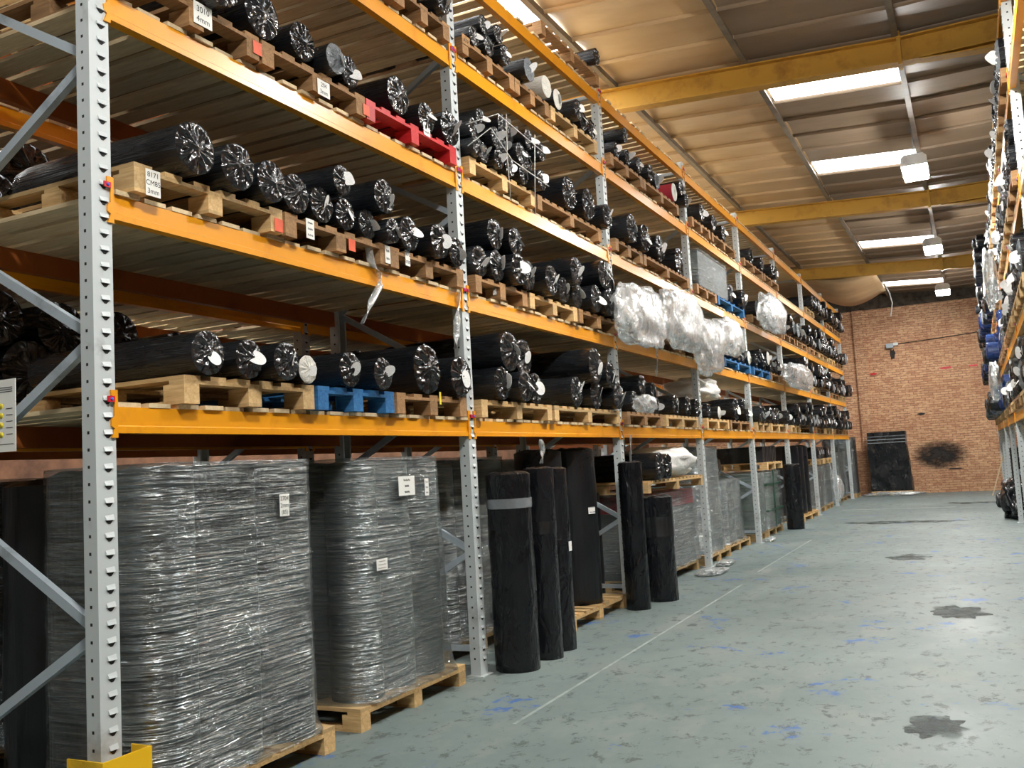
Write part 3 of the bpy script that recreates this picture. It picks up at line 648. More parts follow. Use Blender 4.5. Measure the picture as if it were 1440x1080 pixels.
# third shelf
shelf(3, 0, [(175, 371, 50, O_), (375, 517, 130, O_), (522, 645, 200, 'pallet_red')],
      [(300, 15, 76, 'K'), (372, 20, 70, 'K'), (428, 60, 56, 'K'), (465, 82, 44, 'g'), (492, 95, 44), (560, 112, 55, 'K'), (603, 132, 43), (640, 155, 50)])
shelf(3, 1, [(650, 757, 270, P_), (762, 850, 330, O_)],
      [(660, 215, 30), (680, 222, 30), (699, 231, 30), (718, 240, 30), (736, 250, 30), (754, 258, 30), (800, 285, 48, 'K'), (825, 290, 46, 'K'), (848, 300, 36)],
      [(670, 190, 30), (690, 200, 30), (709, 210, 30), (727, 220, 30), (745, 228, 30), (680, 168, 30), (700, 178, 30), (718, 188, 30), (736, 198, 30), (754, 225, 28)])
shelf(3, 2, [(866, 905, 340, O_), (910, 970, 375, O_)], [(882, 315, 42), (904, 325, 40), (928, 358, 38), (958, 372, 38, 'K')])
shelf(3, 3, [(975, 1010, 410, O_), (1013, 1048, 425, B_)], [(1030, 405, 28), (1046, 418, 26)], [(1038, 392, 24)])
shelf(3, 4, [(1060, 1080, 450, O_), (1084, 1104, 460, O_)], [(1066, 432, 24, 'g'), (1080, 440, 24, 'g'), (1096, 450, 22)], [(1073, 418, 22, 'g')], over=(0.0, 0.02))
# fourth shelf
shelf(4, 0, [(420, 560, -30, O_), (565, 635, 30, O_)], [(560, -40, 44), (590, -10, 44, 'K'), (618, 8, 42)])
shelf(4, 1, [(645, 725, 80, O_), (728, 775, 150, O_), (779, 842, 175, P_)],
      [(672, 60, 30), (690, 68, 30), (708, 80, 30), (738, 105, 34, 'g'), (765, 118, 32, 'p'), (785, 135, 30, 'w'), (806, 150, 30), (822, 165, 28), (836, 175, 28)], [(682, 42, 28), (700, 52, 28)])
shelf(4, 2, [(850, 905, 225, O_), (908, 955, 265, O_)], [(870, 205, 24), (884, 212, 24), (898, 225, 24), (912, 237, 24), (926, 247, 24, 'g'), (948, 268, 26, 'r'), (960, 278, 20)], [(872, 192, 22, 'K'), (955, 262, 22)])
shelf(4, 3, [(972, 1000, 310, O_), (1004, 1035, 335, O_)], [(985, 312, 26), (1002, 320, 24), (1020, 335, 24)])
shelf(4, 4, [(1045, 1075, 385, O_), (1078, 1100, 400, O_)], [(1060, 382, 22), (1075, 388, 22), (1090, 400, 20)], [(1082, 382, 18)])
# top shelf
shelf(5, 1, [(770, 845, 110, O_)], [(832, 85, 24, 'K')])
# far bays: smaller rolls, laid the same way
for l in range(1, 5):
    for n in (5, 6, 7):
        rnd = random.Random(l * 10 + n); z = LEV[l] + DZ; ya = Y0 + n * BAY + 0.1
        if l == 4 and n == 5: continue
        for i in range(2 if rnd.random() < 0.7 else 1):
            pallet(XL + 0.05, ya + 1.6 * i, ya + 1.6 * i + rnd.uniform(1.1, 1.45), z, 'wooden pallet, %s from left on the %s' % (nth(i), where(l, n)), rnd.choice((P_, O_)), full=False, group='pallets on the left rack')
        s = Shelf(z + PH); y = ya + 0.1; it = []
        while y < ya + 2.9:
            r = rnd.uniform(0.1, 0.19); y += r; it.append((y, r, rnd.choice('kkkKg'))); y += r + 0.005
        s.base(it); s.drop([(it[i][0] + it[i][1], rnd.uniform(0.1, 0.16), 'k') for i in range(0, len(it) - 1, 2) if rnd.random() < (0.75 if l < 3 else 0.4)])
        s.build(XS, where(l, n), 1, (0, 0.15), 'rolls on the left rack')
# rear rack, seen between the shelves
for l, n, ys in ((1, 0, (0.3, 0.7, 1.15, 1.6, 2.2)), (2, 0, (0.5, 1.0, 1.8)), (1, 1, (0.4, 0.9, 1.5, 2.0, 2.6)), (2, 1, (0.6, 1.2, 2.0)), (1, 2, (0.5, 1.2, 2.0))):
    z = LEV[l] + DZ; y0 = Y0 + n * BAY
    pallet(XR2 + 0.03, y0 + 0.15, y0 + 1.5, z, 'wooden pallet on the %s, %s bay of the rear rack, nearer one' % (LEVN[l], BAYN[n]), O_, full=False, group='pallets on the rear rack')
    pallet(XR2 + 0.03, y0 + 1.6, y0 + 2.95, z, 'wooden pallet on the %s, %s bay of the rear rack, farther one' % (LEVN[l], BAYN[n]), P_, full=False, group='pallets on the rear rack')
    s = Shelf(z + PH); s.base([(y0 + a, 0.19, 'K') for a in ys]); s.drop([(y0 + (ys[i] + ys[i + 1]) / 2, 0.17, 'K') for i in range(len(ys) - 1)]); s.build(XR2, '%s, %s bay, rear rack' % (LEVN[l], BAYN[n]), 1, (0, 0.05), 'rolls on the rear rack')
# right-hand rack
for l in range(1, 5):
    for n in range(7):
        rnd = random.Random(l * 31 + n); z = LEV[l] + DZ; yb = YR1 - (n + 1) * BAY
        if yb < 7: continue
        wl = '%s, %s right-rack bay from wall' % (LEVN[l], nth(n))
        for i in range(2): pallet(XRF - 0.05, yb + 0.1 + 1.6 * i, yb + 1.5 + 1.6 * i, z, 'pallet, %s on %s' % (('farther', 'nearer')[1 - i], wl), rnd.choice((P_, O_)), full=False, group='pallets on the right rack', sgn=-1)
        s = Shelf(z + PH); y = yb + 0.15; it = []
        blue = (l, n) in ((1, 2), (2, 2), (1, 3), (2, 1), (2, 3), (3, 1))
        while y < yb + 2.9:
            r = rnd.uniform(0.12, 0.2); y += r; it.append((y, r, 'b' if blue and rnd.random() < 0.7 else rnd.choice('kkKg'))); y += r + 0.01
        s.base(it); s.drop([(it[i][0] + it[i][1], rnd.uniform(0.11, 0.16), 'b' if blue else 'k') for i in range(0, len(it) - 1, 2) if rnd.random() < 0.6])
        s.build(XRF - 0.02, wl, -1, (0.0, 0.26 if yb > 17 else 0.03), 'rolls on the right rack')

# ------------------------------------------------------------------ floor stacks
def crumple_top(b, r, z, seed, mi=0):
    na, nr = 36, 5; V = []
    for i in range(nr + 1):
        t = i / nr
        for k in range(na):
            a = 2 * PI * k / na; q = r * (1 - t) + 0.01 * t
            V.append((q * math.cos(a), q * math.sin(a), z + r * 0.22 * t * (1 - t) * 2 + (0.10 * r * noise.noise(Vector((math.cos(a) * 3 + seed, math.sin(a) * 3, t * 2))) if t > 0 else 0)))
    b.add(V, [(i * na + k, i * na + (k + 1) % na, (i + 1) * na + (k + 1) % na, (i + 1) * na + k) for i in range(nr) for k in range(na)] + [tuple(nr * na + k for k in range(na))], mi, True)
def vroll_mesh(r, h, seed, mat, wob=0.035):
    b = MB(); na, nl = 36, 22; V = []
    for i in range(nl + 1):
        for k in range(na):
            a = 2 * PI * k / na; z = h * i / nl
            q = r * (1 + wob * noise.noise(Vector((math.cos(a) * 1.6 + seed, math.sin(a) * 1.6, z * 2.5))) + wob * 0.5 * noise.noise(Vector((math.cos(a) * 5, math.sin(a) * 5 + seed, z * 9))))
            V.append((q * math.cos(a), q * math.sin(a), z))
    b.add(V, [(i * na + k, i * na + (k + 1) % na, (i + 1) * na + (k + 1) % na, (i + 1) * na + k) for i in range(nl) for k in range(na)] + [tuple(range(na))[::-1]], 0, True)
    crumple_top(b, r, h, seed); return b.mesh('roll_body', mat)
def standing(x, y, r, h, lab, z0=0.0, tilt=(0, 0), seed=1, mat='black_v', bands=(), papers=(), tape='black_end'):
    o = tag(ob('standing_roll', vroll_mesh(r, h, seed, mat), None, (x, y, z0), (tilt[0], tilt[1], seed)), lab, 'roll', 'rolls standing on the floor')
    for z, w in bands:
        b = MB(); n = 36; R = r * 1.025
        V = [(R * math.cos(2 * PI * k / n), R * math.sin(2 * PI * k / n), zz) for zz in (z, z + w) for k in range(n)]
        b.add(V, [(k, (k + 1) % n, n + (k + 1) % n, n + k) for k in range(n)], 0, True); ob('tape_band', b.mesh('tape_band', tape), o)
    for a, z, w, h2 in papers:
        b = MB(); b.box(r * 1.02, r * 1.02 + 0.004, -w / 2, w / 2, z, z + h2); ob('paper_label', b.mesh('paper_label', 'label'), o, rot=(0, 0, a - seed))
    return o
standing(-3.335, 6.62, 0.175, 1.50, 'black standing roll with clear tape bands right of second upright', tilt=(0, -0.01), seed=2, bands=((1.24, 0.075),), tape='greyfilm')
standing(-3.27, 7.05, 0.125, 1.53, 'slim black standing roll, second of three beside the second upright', seed=3, bands=((1.0, 0.1),))
standing(-3.29, 7.40, 0.115, 1.52, 'slim black standing roll, third of three beside the second upright', seed=4, papers=((0.0, 0.82, 0.06, 0.08),))
pallet(-3.5, 8.1, 9.62, 0.0, 'pale pallet on the floor under the tall black rolls', P_, full=True, group='pallets on the floor')
standing(-3.86, 8.33, 0.23, 1.54, 'tall black roll on floor pallet, left of the pair', PH, seed=5, mat='foam')
standing(-3.80, 8.98, 0.26, 1.54, 'thick black roll with white label on floor pallet', PH, seed=6, mat='foam', papers=((-0.35, 0.9, 0.1, 0.07),))
standing(-3.33, 9.50, 0.125, 1.53, 'slim black roll standing in front of the third upright', seed=7)
standing(-3.26, 10.12, 0.17, 1.13, 'short stout black roll standing on floor right of third upright', seed=8, bands=((0.70, 0.22),))
standing(-4.15, 10.12, 0.2, 1.2, 'black roll standing behind the short stout one', seed=9, mat='foam')
standing(-3.40, 19.45, 0.17, 1.28, 'black roll standing alone in front of the sixth upright', seed=10)
REAR = []
def hull(pts):
    pts = sorted(set(pts))
    def half(P):
        h = []
        for p in P:
            while len(h) > 1 and (h[-1][0] - h[-2][0]) * (p[1] - h[-2][1]) - (h[-1][1] - h[-2][1]) * (p[0] - h[-2][0]) <= 0: h.pop()
            h.append(p)
        return h
    return half(pts)[:-1] + half(pts[::-1])[:-1]
def film_mesh(circles, h, taper=0.0, flare=0.06, seed=0, mat='film', grow=0.012):
    """film stretched tight round upright rolls, flared where it is wound round the pallet"""
    P = hull([(round(x + (r + grow) * math.cos(2 * PI * k / 40), 5), round(y + (r + grow) * math.sin(2 * PI * k / 40), 5)) for x, y, r in circles for k in range(40)])
    Q = []
    for i in range(len(P)):
        a, c = Vector(P[i]), Vector(P[(i + 1) % len(P)]); n = max(1, int((c - a).length / 0.06))
        for j in range(n): Q.append(a.lerp(c, j / n))
    cx = sum(q.x for q in Q) / len(Q); cy = sum(q.y for q in Q) / len(Q); n = len(Q); nz = 48; V = []
    for i in range(nz + 1):
        t = i / nz; z = h * t
        for q in Q:
            d = Vector((q.x - cx, q.y - cy)); k = 1 - taper * t + (flare * max(0, 1 - t / 0.09) ** 2)
            wv = 0.007 * noise.noise(Vector((q.x * 2, q.y * 2, z * 16 + seed))) + 0.006 * noise.noise(Vector((q.x * 5, q.y * 5 + seed, z * 5)))
            u = d.normalized(); V.append((cx + d.x * k + u.x * wv, cy + d.y * k + u.y * wv, z))
    b = MB(); b.add(V, [(i * n + k, i * n + (k + 1) % n, (i + 1) * n + (k + 1) % n, (i + 1) * n + k) for i in range(nz) for k in range(n)], 0, True)
    o0 = len(b.v); b.add([(cx, cy, h + 0.015)] + [V[nz * n + k] for k in range(n)], [(0, 1 + k, 1 + (k + 1) % n) for k in range(n)], 0, True)
    return b.mesh('stretch_film', mat)
def note(parent_or_none, lines, loc, w, h, rot, name='paper_tag', mat='paper', ink='ink', size=None, lab=None):
    t = ob(name, None, parent_or_none, loc, rot)
    if lab: tag(t, lab, 'paper tag', 'handwritten tags')
    b = MB(); b.box(0, 0.002, -w / 2, w / 2, -h / 2, h / 2); ob('paper', b.mesh('paper', mat), t)
    for i, s in enumerate(lines):
        if not s: continue
        zl = h / 2 - (i + 0.8) * h / (len(lines) + 0.25)
        if s[0] == '~':      # handwriting too blurred to read: a pen squiggle
            q = float(s[1:]) * w; m_ = MB(); k_ = 14
            m_.tube([(0.003, -q / 2 + q * j / k_, zl + 0.10 * h / len(lines) * (1, 3, -0.4, 2, 0)[j % 5]) for j in range(k_ + 1)], min(w, h) * 0.012, 4)
            ob('lettering', m_.mesh('lettering', ink), t); continue
        cu = bpy.data.curves.new('lettering', 'FONT'); cu.body = s; cu.size = size or h / (len(lines) + 0.6); cu.align_x = 'CENTER'
        tmp = bpy.data.objects.new('lettering', cu); COL.objects.link(tmp); me = bpy.data.meshes.new_from_object(tmp); bpy.data.objects.remove(tmp)
        me.materials.clear(); me.materials.append(M[ink])
        o = ob('lettering', me, t, (0.003, 0, h / 2 - (i + 0.95) * h / (len(lines) + 0.25)), (PI / 2, 0, PI / 2))
    return t
def stack(x0, x1, y0, y1, h, lab, rows, r=None, seed=0, taper=0.0, mat='foam', pal=True, filmmat='film', palmat='pallet', flare=0.05, cat='wrapped rolls'):
    """a pallet load: upright rolls on a pallet bound with stretch film"""
    z0 = PH if pal else 0.0
    if pal: pallet(x1, y0 - 0.03, y1 + 0.03, 0.0, 'pallet on the floor beneath: ' + lab, palmat, D=round(x1 - x0 + 0.04, 2), full=y0 < 14, group='pallets on the floor')
    cx, cy = (x0 + x1) / 2, (y0 + y1) / 2
    o = tag(ob('wrapped_stack', None, loc=(cx, cy, z0)), lab, cat, 'film wrapped stacks on the floor')
    nx, ny = rows; ry = (y1 - y0) / (2 * ny); rx = (x1 - x0) / (2 * nx); r = min(rx, ry) * 0.985; C = []
    for i in range(nx):
        for j in range(ny):
            px = x0 - cx + rx * (2 * i + 1) if nx > 1 else 0; py = y0 - cy + ry * (2 * j + 1)
            k = ob('roll', vroll_mesh(r * (1 - taper), h - 0.04, seed + i * 5 + j, mat, 0.008), o, (px * (1 - taper), py * (1 - taper), 0)); C.append((px, py, r))
    ob('stretch_film', film_mesh(C, h, taper, flare, seed, filmmat), o)
    return o
sA = stack(-4.27, -3.44, 3.12, 4.43, 1.53, 'large clear film wrapped stack of dark rolls nearest the camera', (2, 3), seed=1)
note(sA, ['2704', '2mm', '(85)'], (0.436, 0.28, 1.28), 0.075, 0.12, (0, 0, 0))
sB = stack(-4.6, -3.5, 4.82, 6.05, 1.53, 'film wrapped stack of dark rolls left of the second upright', (3, 3), seed=21, taper=0.07, mat='sheetgrey')
note(sB, ['~0.4', '~0.25', '~0.3'], (0.548, -0.02, 1.33), 0.2, 0.13, (0, 0, 0)); note(sB, ['~0.7', '~0.6', '~0.6'], (0.546, 0.24, 1.31), 0.05, 0.12, (0, 0, 0)); note(sB, ['~0.6', '~0.7', '~0.8'], (0.553, -0.36, 0.84), 0.12, 0.07, (0, 0, 0))
stack(-4.72, -3.95, 6.55, 7.9, 1.52, 'film wrapped stack behind the three slim black rolls', (2, 3), seed=33)
standing(-4.58, 3.52, 0.25, 1.6, 'wide black roll standing left of the nearest film wrapped stack', seed=14, mat='foam')
for i, (ya, yb) in enumerate(((3.1, 4.5), (4.8, 6.1), (6.6, 8.0), (8.2, 9.5), (10.0, 11.6), (11.9, 12.95))):
    REAR.append((ya, yb, i))
# third bay: grey sheets, red sheet on top, raised pallet with rolls and a sack
def layered(x0, x1, y0, y1, z0, h, lab, mat, top=None, seed=0, layers=10, film=True, cat='sheet stack', pal=True, palmat='pallet'):
    if pal: pallet(x1, y0, y1, 0, 'pallet on the floor beneath: ' + lab, palmat, D=round(x1 - x0, 2), full=False, group='pallets on the floor'); z0 = PH
    cx, cy = (x0 + x1) / 2, (y0 + y1) / 2; o = tag(ob('wrapped_stack', None, loc=(cx, cy, z0)), lab, cat, 'film wrapped stacks on the floor'); rnd = random.Random(seed)
    for i in range(layers):
        a, c = h * i / layers, h * (i + 1) / layers - 0.004; j = rnd.uniform(-0.015, 0.015)
        b = MB(); b.box(x0 - cx, x1 - cx - 0.02 + j, y0 - cy + j, y1 - cy + j, a, c); ob('sheet_bale', b.mesh('sheet_bale', top if (top and i >= layers - 2) else mat), o)
    if film:
        ob('stretch_film', film_mesh([(sx * ((x1 - x0) / 2 - 0.04), sy * ((y1 - y0) / 2 - 0.04), 0.05) for sx in (-1, 1) for sy in (-1, 1)], h + 0.01, 0, 0.03, seed, 'film', 0.03), o)
    return o
layered(-4.6, -3.62, 10.6, 12.95, 0, 0.98, 'film wrapped grey sheets topped with red, below the white sack', 'sheetgrey', 'crimson', 41)
pallet(-3.42, 10.35, 12.75, 1.165, 'raised pallet carrying two rolls and a white sack', P_, D=1.15, full=True, group='pallets on the floor')
zr = 1.165 + PH
for i, (y, r) in enumerate(((10.62, 0.165), (10.95, 0.155))): roll_obj(-3.35, y, zr + r, r, 'K', 'black wrapped roll beside the white sack, %s one' % ('nearer', 'farther')[i], 1, False, 'rolls beside the sack')
def lump(name, cx, cy, cz, sx, sy, sz, mat, lab, cat, seed, amp=0.22, flat=True, group=None):
    b = MB(); nu, nv = 44, 26; V = []
    for j in range(nv + 1):
        for i in range(nu):
            th = PI * j / nv; ph = 2 * PI * i / nu
            d = Vector((math.sin(th) * math.cos(ph), math.sin(th) * math.sin(ph), math.cos(th)))
            e = Vector([math.copysign(abs(q) ** 0.7, q) for q in d])
            k = 1 + amp * noise.noise(d * 2.2 + Vector((seed, 0, 0))) + amp * 0.6 * abs(noise.noise(d * 5.5 + Vector((0, seed, 0)))) + amp * 0.3 * noise.noise(d * 13)
            V.append((e.x * sx * k, e.y * sy * k, max(e.z * sz * k, -sz if flat else -9)))
    b.add(V, [(j * nu + i, (j + 1) * nu + i, (j + 1) * nu + (i + 1) % nu, j * nu + (i + 1) % nu) for j in range(nv) for i in range(nu)], 0, True)
    return tag(ob(name, b.mesh(name, mat), None, (cx, cy, cz + sz)), lab, cat, group)
lump('white_sack', -3.8, 11.85, zr, 0.42, 0.66, 0.19, 'sack', 'slumped white sack lying on the raised pallet', 'sack', 3.3, 0.2)
# fourth bay
stack(-4.25, -3.56, 13.29, 14.58, 1.56, 'tall grey film wrapped bundle right of the fourth upright', (1, 2), seed=51, mat='sheetgrey', taper=0.03)
stack(-4.2, -3.62, 14.75, 16.25, 1.02, 'short grey film wrapped bundle beside the fifth upright', (1, 3), seed=55, mat='sheetgrey', taper=0.05, flare=0.14)
layered(-5.0, -4.3, 14.6, 16.4, 0, 1.0, 'green film wrapped stack at the back of the fourth bay', 'green', None, 61)
# fifth bay
layered(-4.6, -3.6, 16.75, 17.5, 0, 1.05, 'green wrapped stack directly behind the fifth upright', 'green', None, 62)
sg_ = layered(-4.6, -3.6, 17.75, 19.15, 0, 1.05, 'green wrapped stack bound with dark green straps', 'green', None, 63)
for z in (0.32, 0.8):
    b = MB(); b.box(-0.53, 0.545, -0.745, 0.745, z, z + 0.03); ob('strap', b.mesh('strap', 'strap'), sg_)
b = MB(); b.box(0.52, 0.55, -0.1, -0.06, 0, 1.08); ob('strap', b.mesh('strap', 'strap'), sg_)
pallet(-3.52, 17.7, 19.2, 1.235, 'pallet resting on the green strapped stack', P_, full=False, group='pallets on the floor')
fo = tag(ob('folded_rubber', None, loc=(-4.1, 18.4, 1.235 + PH)), 'black rubber sheet folded in zigzag on the green strapped stack', 'rubber sheet')
for i in range(9):
    b = MB(); a = -0.66 + 0.145 * i; b.bar((0.52, a, 0.01), (0.52, a + 0.1, 0.30), 0.9, 0.05) if False else b.prism([(a, 0), (a + 0.06, 0), (a + 0.13, 0.3), (a + 0.07, 0.3)], -0.5, 0.5, 0); ob('fold', b.mesh('fold', 'foam'), fo)
lump('black_bundle', -4.3, 15.55, 1.18, 0.4, 0.6, 0.2, 'black', 'black polythene bundle on the green stack in the fourth bay', 'bundle', 7.7, 0.12)
# sixth bay
pallet(-3.5, 21.2, 23.2, 0, 'pallet under the tall black rolls in the sixth bay', P_, full=False, group='pallets on the floor')
for i in range(3): standing(-3.85, 20.75 + 0.62 * i + 0.75, 0.27, 1.5, 'tall black roll on the sixth bay pallet, %s from left' % nth(i), PH, seed=70 + i, mat='foam')
layered(-4.6, -3.6, 23.75, 24.95, 0, 1.0, 'grey film wrapped stack just past the seventh upright', 'sheetgrey', None, 81)
layered(-4.6, -3.6, 25.2, 26.5, 0, 1.0, 'pale grey film wrapped stack in the seventh bay', 'sheetgrey', None, 82)
for y0_, y1_, lb in ((23.8, 25.0, 'raised pallet with rolls above the stack past the seventh upright'), (25.2, 26.5, 'raised pallet with rolls in the seventh bay')):
    pallet(-3.55, y0_, y1_, 1.185, lb, P_, full=False, group='pallets on the floor')
    s = Shelf(1.185 + PH); s.base([(y0_ + 0.2 + 0.32 * i, 0.15, 'k') for i in range(int((y1_ - y0_) / 0.33))]); s.build(-3.55, 'raised pallet at %s end of seventh bay' % ('near' if y0_ < 24 else 'far'), 1, (0, 0.06), 'rolls on raised pallets')
lump('film_bundle', -3.85, 27.6, 0.0, 0.35, 0.5, 0.42, 'filmloose', 'bundle of waste film on the floor in the last bay', 'film bundle', 4.1, 0.25)
layered(-4.6, -3.65, 28.3, 29.9, 0, 1.3, 'dark film wrapped stack in the last bay', 'foam', None, 91)
# by the brick wall
stack(-4.4, -3.45, 30.7, 31.7, 1.75, 'tall dark film wrapped load between rack end and brick wall', (2, 2), seed=95)
bw = tag(ob('wrapped_load', None, loc=(-2.5, 31.85, PH)), 'tall black wrapped load leaning by the brick wall', 'wrapped load')
pallet(-1.9, 31.45, 32.25, 0, 'pallet under the black load by the brick wall', P_, D=1.2, full=False, group='pallets on the floor')
b = MB(); V = []; nx, nz = 16, 20
outl = [(-0.6, -0.38), (0.6, -0.38), (0.6, 0.38), (-0.6, 0.38)]
ring = []
for i in range(4):
    a, c = Vector(outl[i]), Vector(outl[(i + 1) % 4])
    for j in range(10): ring.append(a.lerp(c, j / 10))
n = len(ring)
for i in range(nz + 1):
    z = 1.85 * i / nz
    for q in ring: k = 0.03 * noise.noise(Vector((q.x * 4, q.y * 4, z * 3))); V.append((q.x * (1.0 - 0.07 * i / nz) - 0.06 * i / nz + k, q.y * 0.9 + k, z))
b.add(V, [(i * n + k, i * n + (k + 1) % n, (i + 1) * n + (k + 1) % n, (i + 1) * n + k) for i in range(nz) for k in range(n)] + [tuple(nz * n + k for k in range(n))], 0, False)
ob('black_cover', b.mesh('black_cover', 'black_v'), bw)
for z in (1.5, 1.6, 1.7):
    b = MB(); b.box(-0.63, 0.55, -0.385, -0.365, z, z + 0.025); ob('tape_band', b.mesh('tape_band', 'greyfilm'), bw)
for ya, yb, i in REAR: layered(-6.2, -5.12, ya, yb, 0, 1.5, 'dark wrapped stack under the rear rack, %s from the left' % nth(i), 'foam', None, 120 + i, 5)
lump('film_skirt', -2.45, 31.35, 0.0, 0.75, 0.16, 0.06, 'filmloose', 'loose clear film around the foot of the black load', 'film', 9.2, 0.3)
# right side floor
standing(0.80, 22.8, 0.2, 1.35, 'black wrapped roll standing at the foot of the right rack', seed=96)
for i, (y, r) in enumerate(((24.3, 0.17), (24.7, 0.15))):
    roll_obj(0.30 + 0.1 * i, y, r, r, 'K', 'black roll lying on the floor under the right rack, %s' % ('nearer', 'farther')[i], -1, False, 'rolls under the right rack')
lump('black_bundle', 0.62, 21.2, 0, 0.26, 0.8, 0.36, 'black', 'heap of black polythene at the foot of the right rack', 'bundle', 5.7, 0.3)
lb_ = tag(ob('leaning_board', None, loc=(0.24, 29.6, 0), rot=(0, 0.32, 0)), 'wooden board leaning against the right rack near the wall', 'board')
b = MB(); b.box(0, 0.03, -0.08, 0.08, 0.01, 1.25); ob('plank', b.mesh('plank', 'plank'), lb_)
lump('film_bundle', 0.36, 14.4, LEV[2] + DZ + 0.45, 0.08, 0.6, 0.36, 'filmloose', 'big clump of white film hanging off the right rack', 'film bundle', 12.5, 0.3, False)
lump('film_bundle', 0.36, 18.0, LEV[1] + DZ + 0.3, 0.08, 0.7, 0.3, 'filmloose', 'loose white film on the lower shelf of the right rack', 'film bundle', 15.5, 0.3, False)

# ------------------------------------------------------------------ film bundles on the left rack
def bundle(px0, px1, py0, py1, lab, seed, X=-3.20, mat='filmloose', sx=0.13, amp=0.22):
    a, c = atX(px0, py1, X), atX(px1, py0, X); yc = (a.y + c.y) / 2; pm = atX((px0 + px1) / 2, (py0 + py1) / 2, X); hz = (py1 - py0) / 2 * depth(pm) / F_PX
    return lump('film_bundle', X, pm.y, pm.z - hz, sx, abs(c.y - a.y) / 2 * 0.86, hz * 0.95, mat, lab, 'film bundle', seed, amp, False, 'film bundles on the left rack')
bundle(872, 930, 400, 486, 'crumpled clear film bundle with orange print, second shelf, third bay', 1.5)
bundle(932, 984, 410, 488, 'big clear film bundle sagging over the second shelf', 2.5)
bundle(984, 1010, 448, 525, 'white film bundle draped over the fourth upright', 3.5)
bundle(1008, 1040, 447, 500, 'white film bundle above the blue pallet', 4.5)
lump('sheet_bundle', -3.85, 14.1, LEV[1] + DZ + PH + 0.30, 0.36, 0.58, 0.17, 'sack', 'large white sheet bundle lying on rolls, lowest shelf, fourth bay', 'sheet bundle', 5.5, 0.2)
bundle(1072, 1100, 414, 466, 'silver and black film bundle on the third shelf, fifth bay', 6.5)
bundle(1106, 1140, 512, 546, 'pale film bundle on the second shelf, sixth bay', 7.5)
bundle(895, 920, 555, 580, 'torn clear film hanging between rolls, lowest shelf, third bay', 8.5, sx=0.08)
def wrapped_box(px0, px1, py0, py1, lab, z, X=-3.42):
    a, c = atX(px0, py1, X), atX(px1, py0, X); o = tag(ob('wrapped_block', None, loc=(X - 0.5, (a.y + c.y) / 2, z)), lab, 'wrapped load'); w = abs(c.y - a.y) / 2; h = (py1 - py0) * depth(a) / F_PX
    ob('stretch_film', film_mesh([(sx * 0.4, sy * (w - 0.1), 0.1) for sx in (-1, 1) for sy in (-1, 1)], h, 0, 0, 3, 'film'), o)
    b = MB(); b.box(-0.48, 0.48, -w + 0.03, w - 0.03, 0, h - 0.02); ob('sheet_block', b.mesh('sheet_block', 'sheetgrey'), o); return o
wrapped_box(985, 1020, 352, 405, 'grey film wrapped block on the third shelf, fourth bay', LEV[3] + DZ + PH)
wrapped_box(1150, 1172, 472, 500, 'grey film wrapped block on the third shelf, seventh bay', LEV[3] + DZ + PH) if False else None

# ------------------------------------------------------------------ paper tags on the pallets, straps, hanging film
def tagpx(px, py, lines, w, h, lab, X=XL + 0.064, ink='ink', mat='paper', tilt=0.0):
    p = atX(px, py, X); note(None, lines, p, w, h, (tilt, 0, 0), 'paper_tag', mat, ink, None, lab)
tagpx(285, 22, ['3010', '4mm'], 0.13, 0.12, 'handwritten tag reading 3010 4mm')
tagpx(455, 125, ['204', '3mm'], 0.12, 0.10, 'handwritten tag reading 204 3mm left of the red pallet')
tagpx(600, 182, ['~0.7', '~0.75'], 0.09, 0.10, 'handwritten tag on the red pallet')
tagpx(215, 258, ['8171', 'CM85', '3mm'], 0.09, 0.13, 'handwritten tag reading 8171 CM85 3mm')
tagpx(436, 322, ['~0.6', '~0.6', '~0.65'], 0.075, 0.12, 'handwritten tag on second shelf under the gathered rolls')
tagpx(545, 358, ['~0.6', '~0.6'], 0.06, 0.12, 'narrow handwritten tag on the second shelf, left of tag 802')
tagpx(573, 362, ['802', '3mm'], 0.06, 0.12, 'handwritten tag reading 802 3mm, right of a narrow yellowish tag')
tagpx(655, 57, ['A7P'], 0.13, 0.08, 'stamp A7P on the pallet block, fourth shelf', mat='pallet_old')
tagpx(619, 560, [''], 0.025, 0.09, 'small yellow green tag on the dark pallet, lowest shelf', mat='tag_yellow')
for px, py in ((362, 68), (392, 317), (495, 345), (515, 155)):
    tagpx(px, py, [''], 0.07, 0.075, 'orange paint square on pallet block %s' % {362: 'of the third shelf, left', 392: 'of the second shelf, left', 495: 'of the second shelf, right', 515: 'beside the red pallet'}[px], mat='tag_orange')
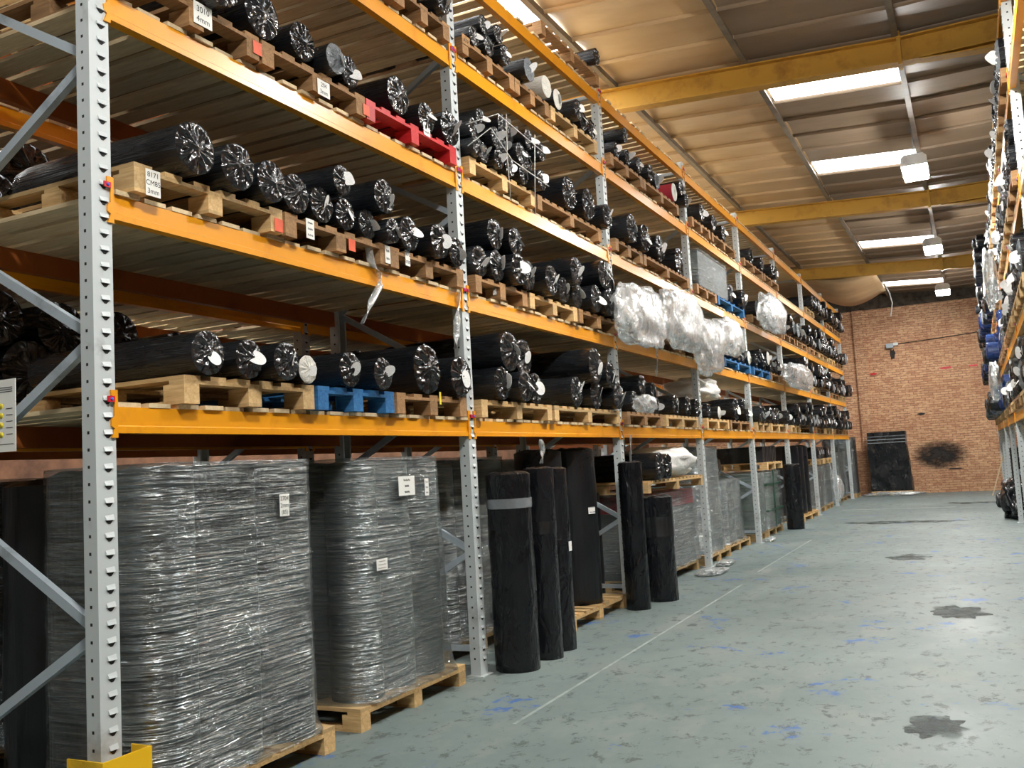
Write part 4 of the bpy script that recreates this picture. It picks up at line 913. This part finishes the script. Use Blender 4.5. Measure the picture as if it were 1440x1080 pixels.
def ribbon(pts, w, lab, mat='filmloose', seed=0):
    b = MB(); V = []; pts = [Vector(p) for p in pts]; P = []
    for i in range(len(pts) - 1):
        for j in range(5): P.append(pts[i].lerp(pts[i + 1], j / 5))
    P.append(pts[-1]); n = len(P)
    for i, p in enumerate(P):
        a = 1.2 * math.sin(i * 0.45 + seed); q = Vector((math.sin(a), math.cos(a), 0)) * w / 2
        V += [p - q, p + Vector((0.012, 0, 0)), p + q]
    b.add(V, [(3 * i + k, 3 * i + k + 1, 3 * i + k + 4, 3 * i + k + 3) for i in range(n - 1) for k in (0, 1)], 0, True)
    o = tag(ob('film_strip', b.mesh('film_strip', mat), None), lab, 'film strip', 'hanging strips of film'); m = o.modifiers.new('t', 'SOLIDIFY'); m.thickness = 0.003; return o
def rpx(L, X=XL + 0.02): return [atX(x, y, X) for x, y in L]
ribbon(rpx([(516, 335), (522, 370), (533, 385), (534, 402), (522, 425), (509, 455)]), 0.05, 'twisted strip of clear film hanging below the second shelf')
ribbon(rpx([(660, 640), (663, 655), (661, 682)], XL + 0.02) if False else rpx([(760, 618), (763, 632), (761, 652)]), 0.05, 'short strip of film hanging below the lowest shelf')
ribbon(rpx([(923, 480), (924, 505), (922, 528)]), 0.03, 'thin strip of film hanging below the second shelf, third bay', seed=1)
ribbon(rpx([(887, 612), (886, 640), (888, 662)]), 0.025, 'thin cord of film above the slim roll at the third upright', seed=2)
ribbon(rpx([(694, 372), (695, 395), (696, 415)]), 0.03, 'strip of film hanging from the second shelf, second bay', seed=3)
ribbon(rpx([(645, 410), (643, 440), (642, 470), (640, 490)], XL + 0.015), 0.05, 'clear film stuck to the second upright', seed=4)
# straps of the roll bundle on the third shelf
st = tag(ob('bundle_straps', None, loc=(XL + 0.2, Y0 + BAY, LEV[3])), 'pale straps and sheet binding the big roll bundle, third shelf', 'strap')
base = Vector((XL + 0.2, Y0 + BAY, LEV[3]))
for L in ([(658, 205), (690, 180), (720, 225), (772, 262)], [(712, 160), (713, 215), (718, 280)], [(752, 190), (752, 240), (753, 300)], [(655, 175), (700, 160), (765, 215)]):
    b = MB(); b.tube([p - base for p in rpx(L, XL + 0.2)], 0.004, 6); ob('strap', b.mesh('strap', 'cord'), st)
# scraps of film on the floor
for i, (x, y, sx, sy) in enumerate(((-3.3, 12.4, 0.14, 0.3), (-3.36, 13.35, 0.1, 0.2), (-3.42, 16.9, 0.08, 0.2))):
    lump('film_scrap', x, y, 0, sx, sy, 0.03, 'filmloose', 'scrap of white film on the floor %s' % ('below the red topped stack', 'at the fourth upright', 'at the fifth upright')[i], 'film scrap', i * 3.3, 0.5)

flush_rolls()
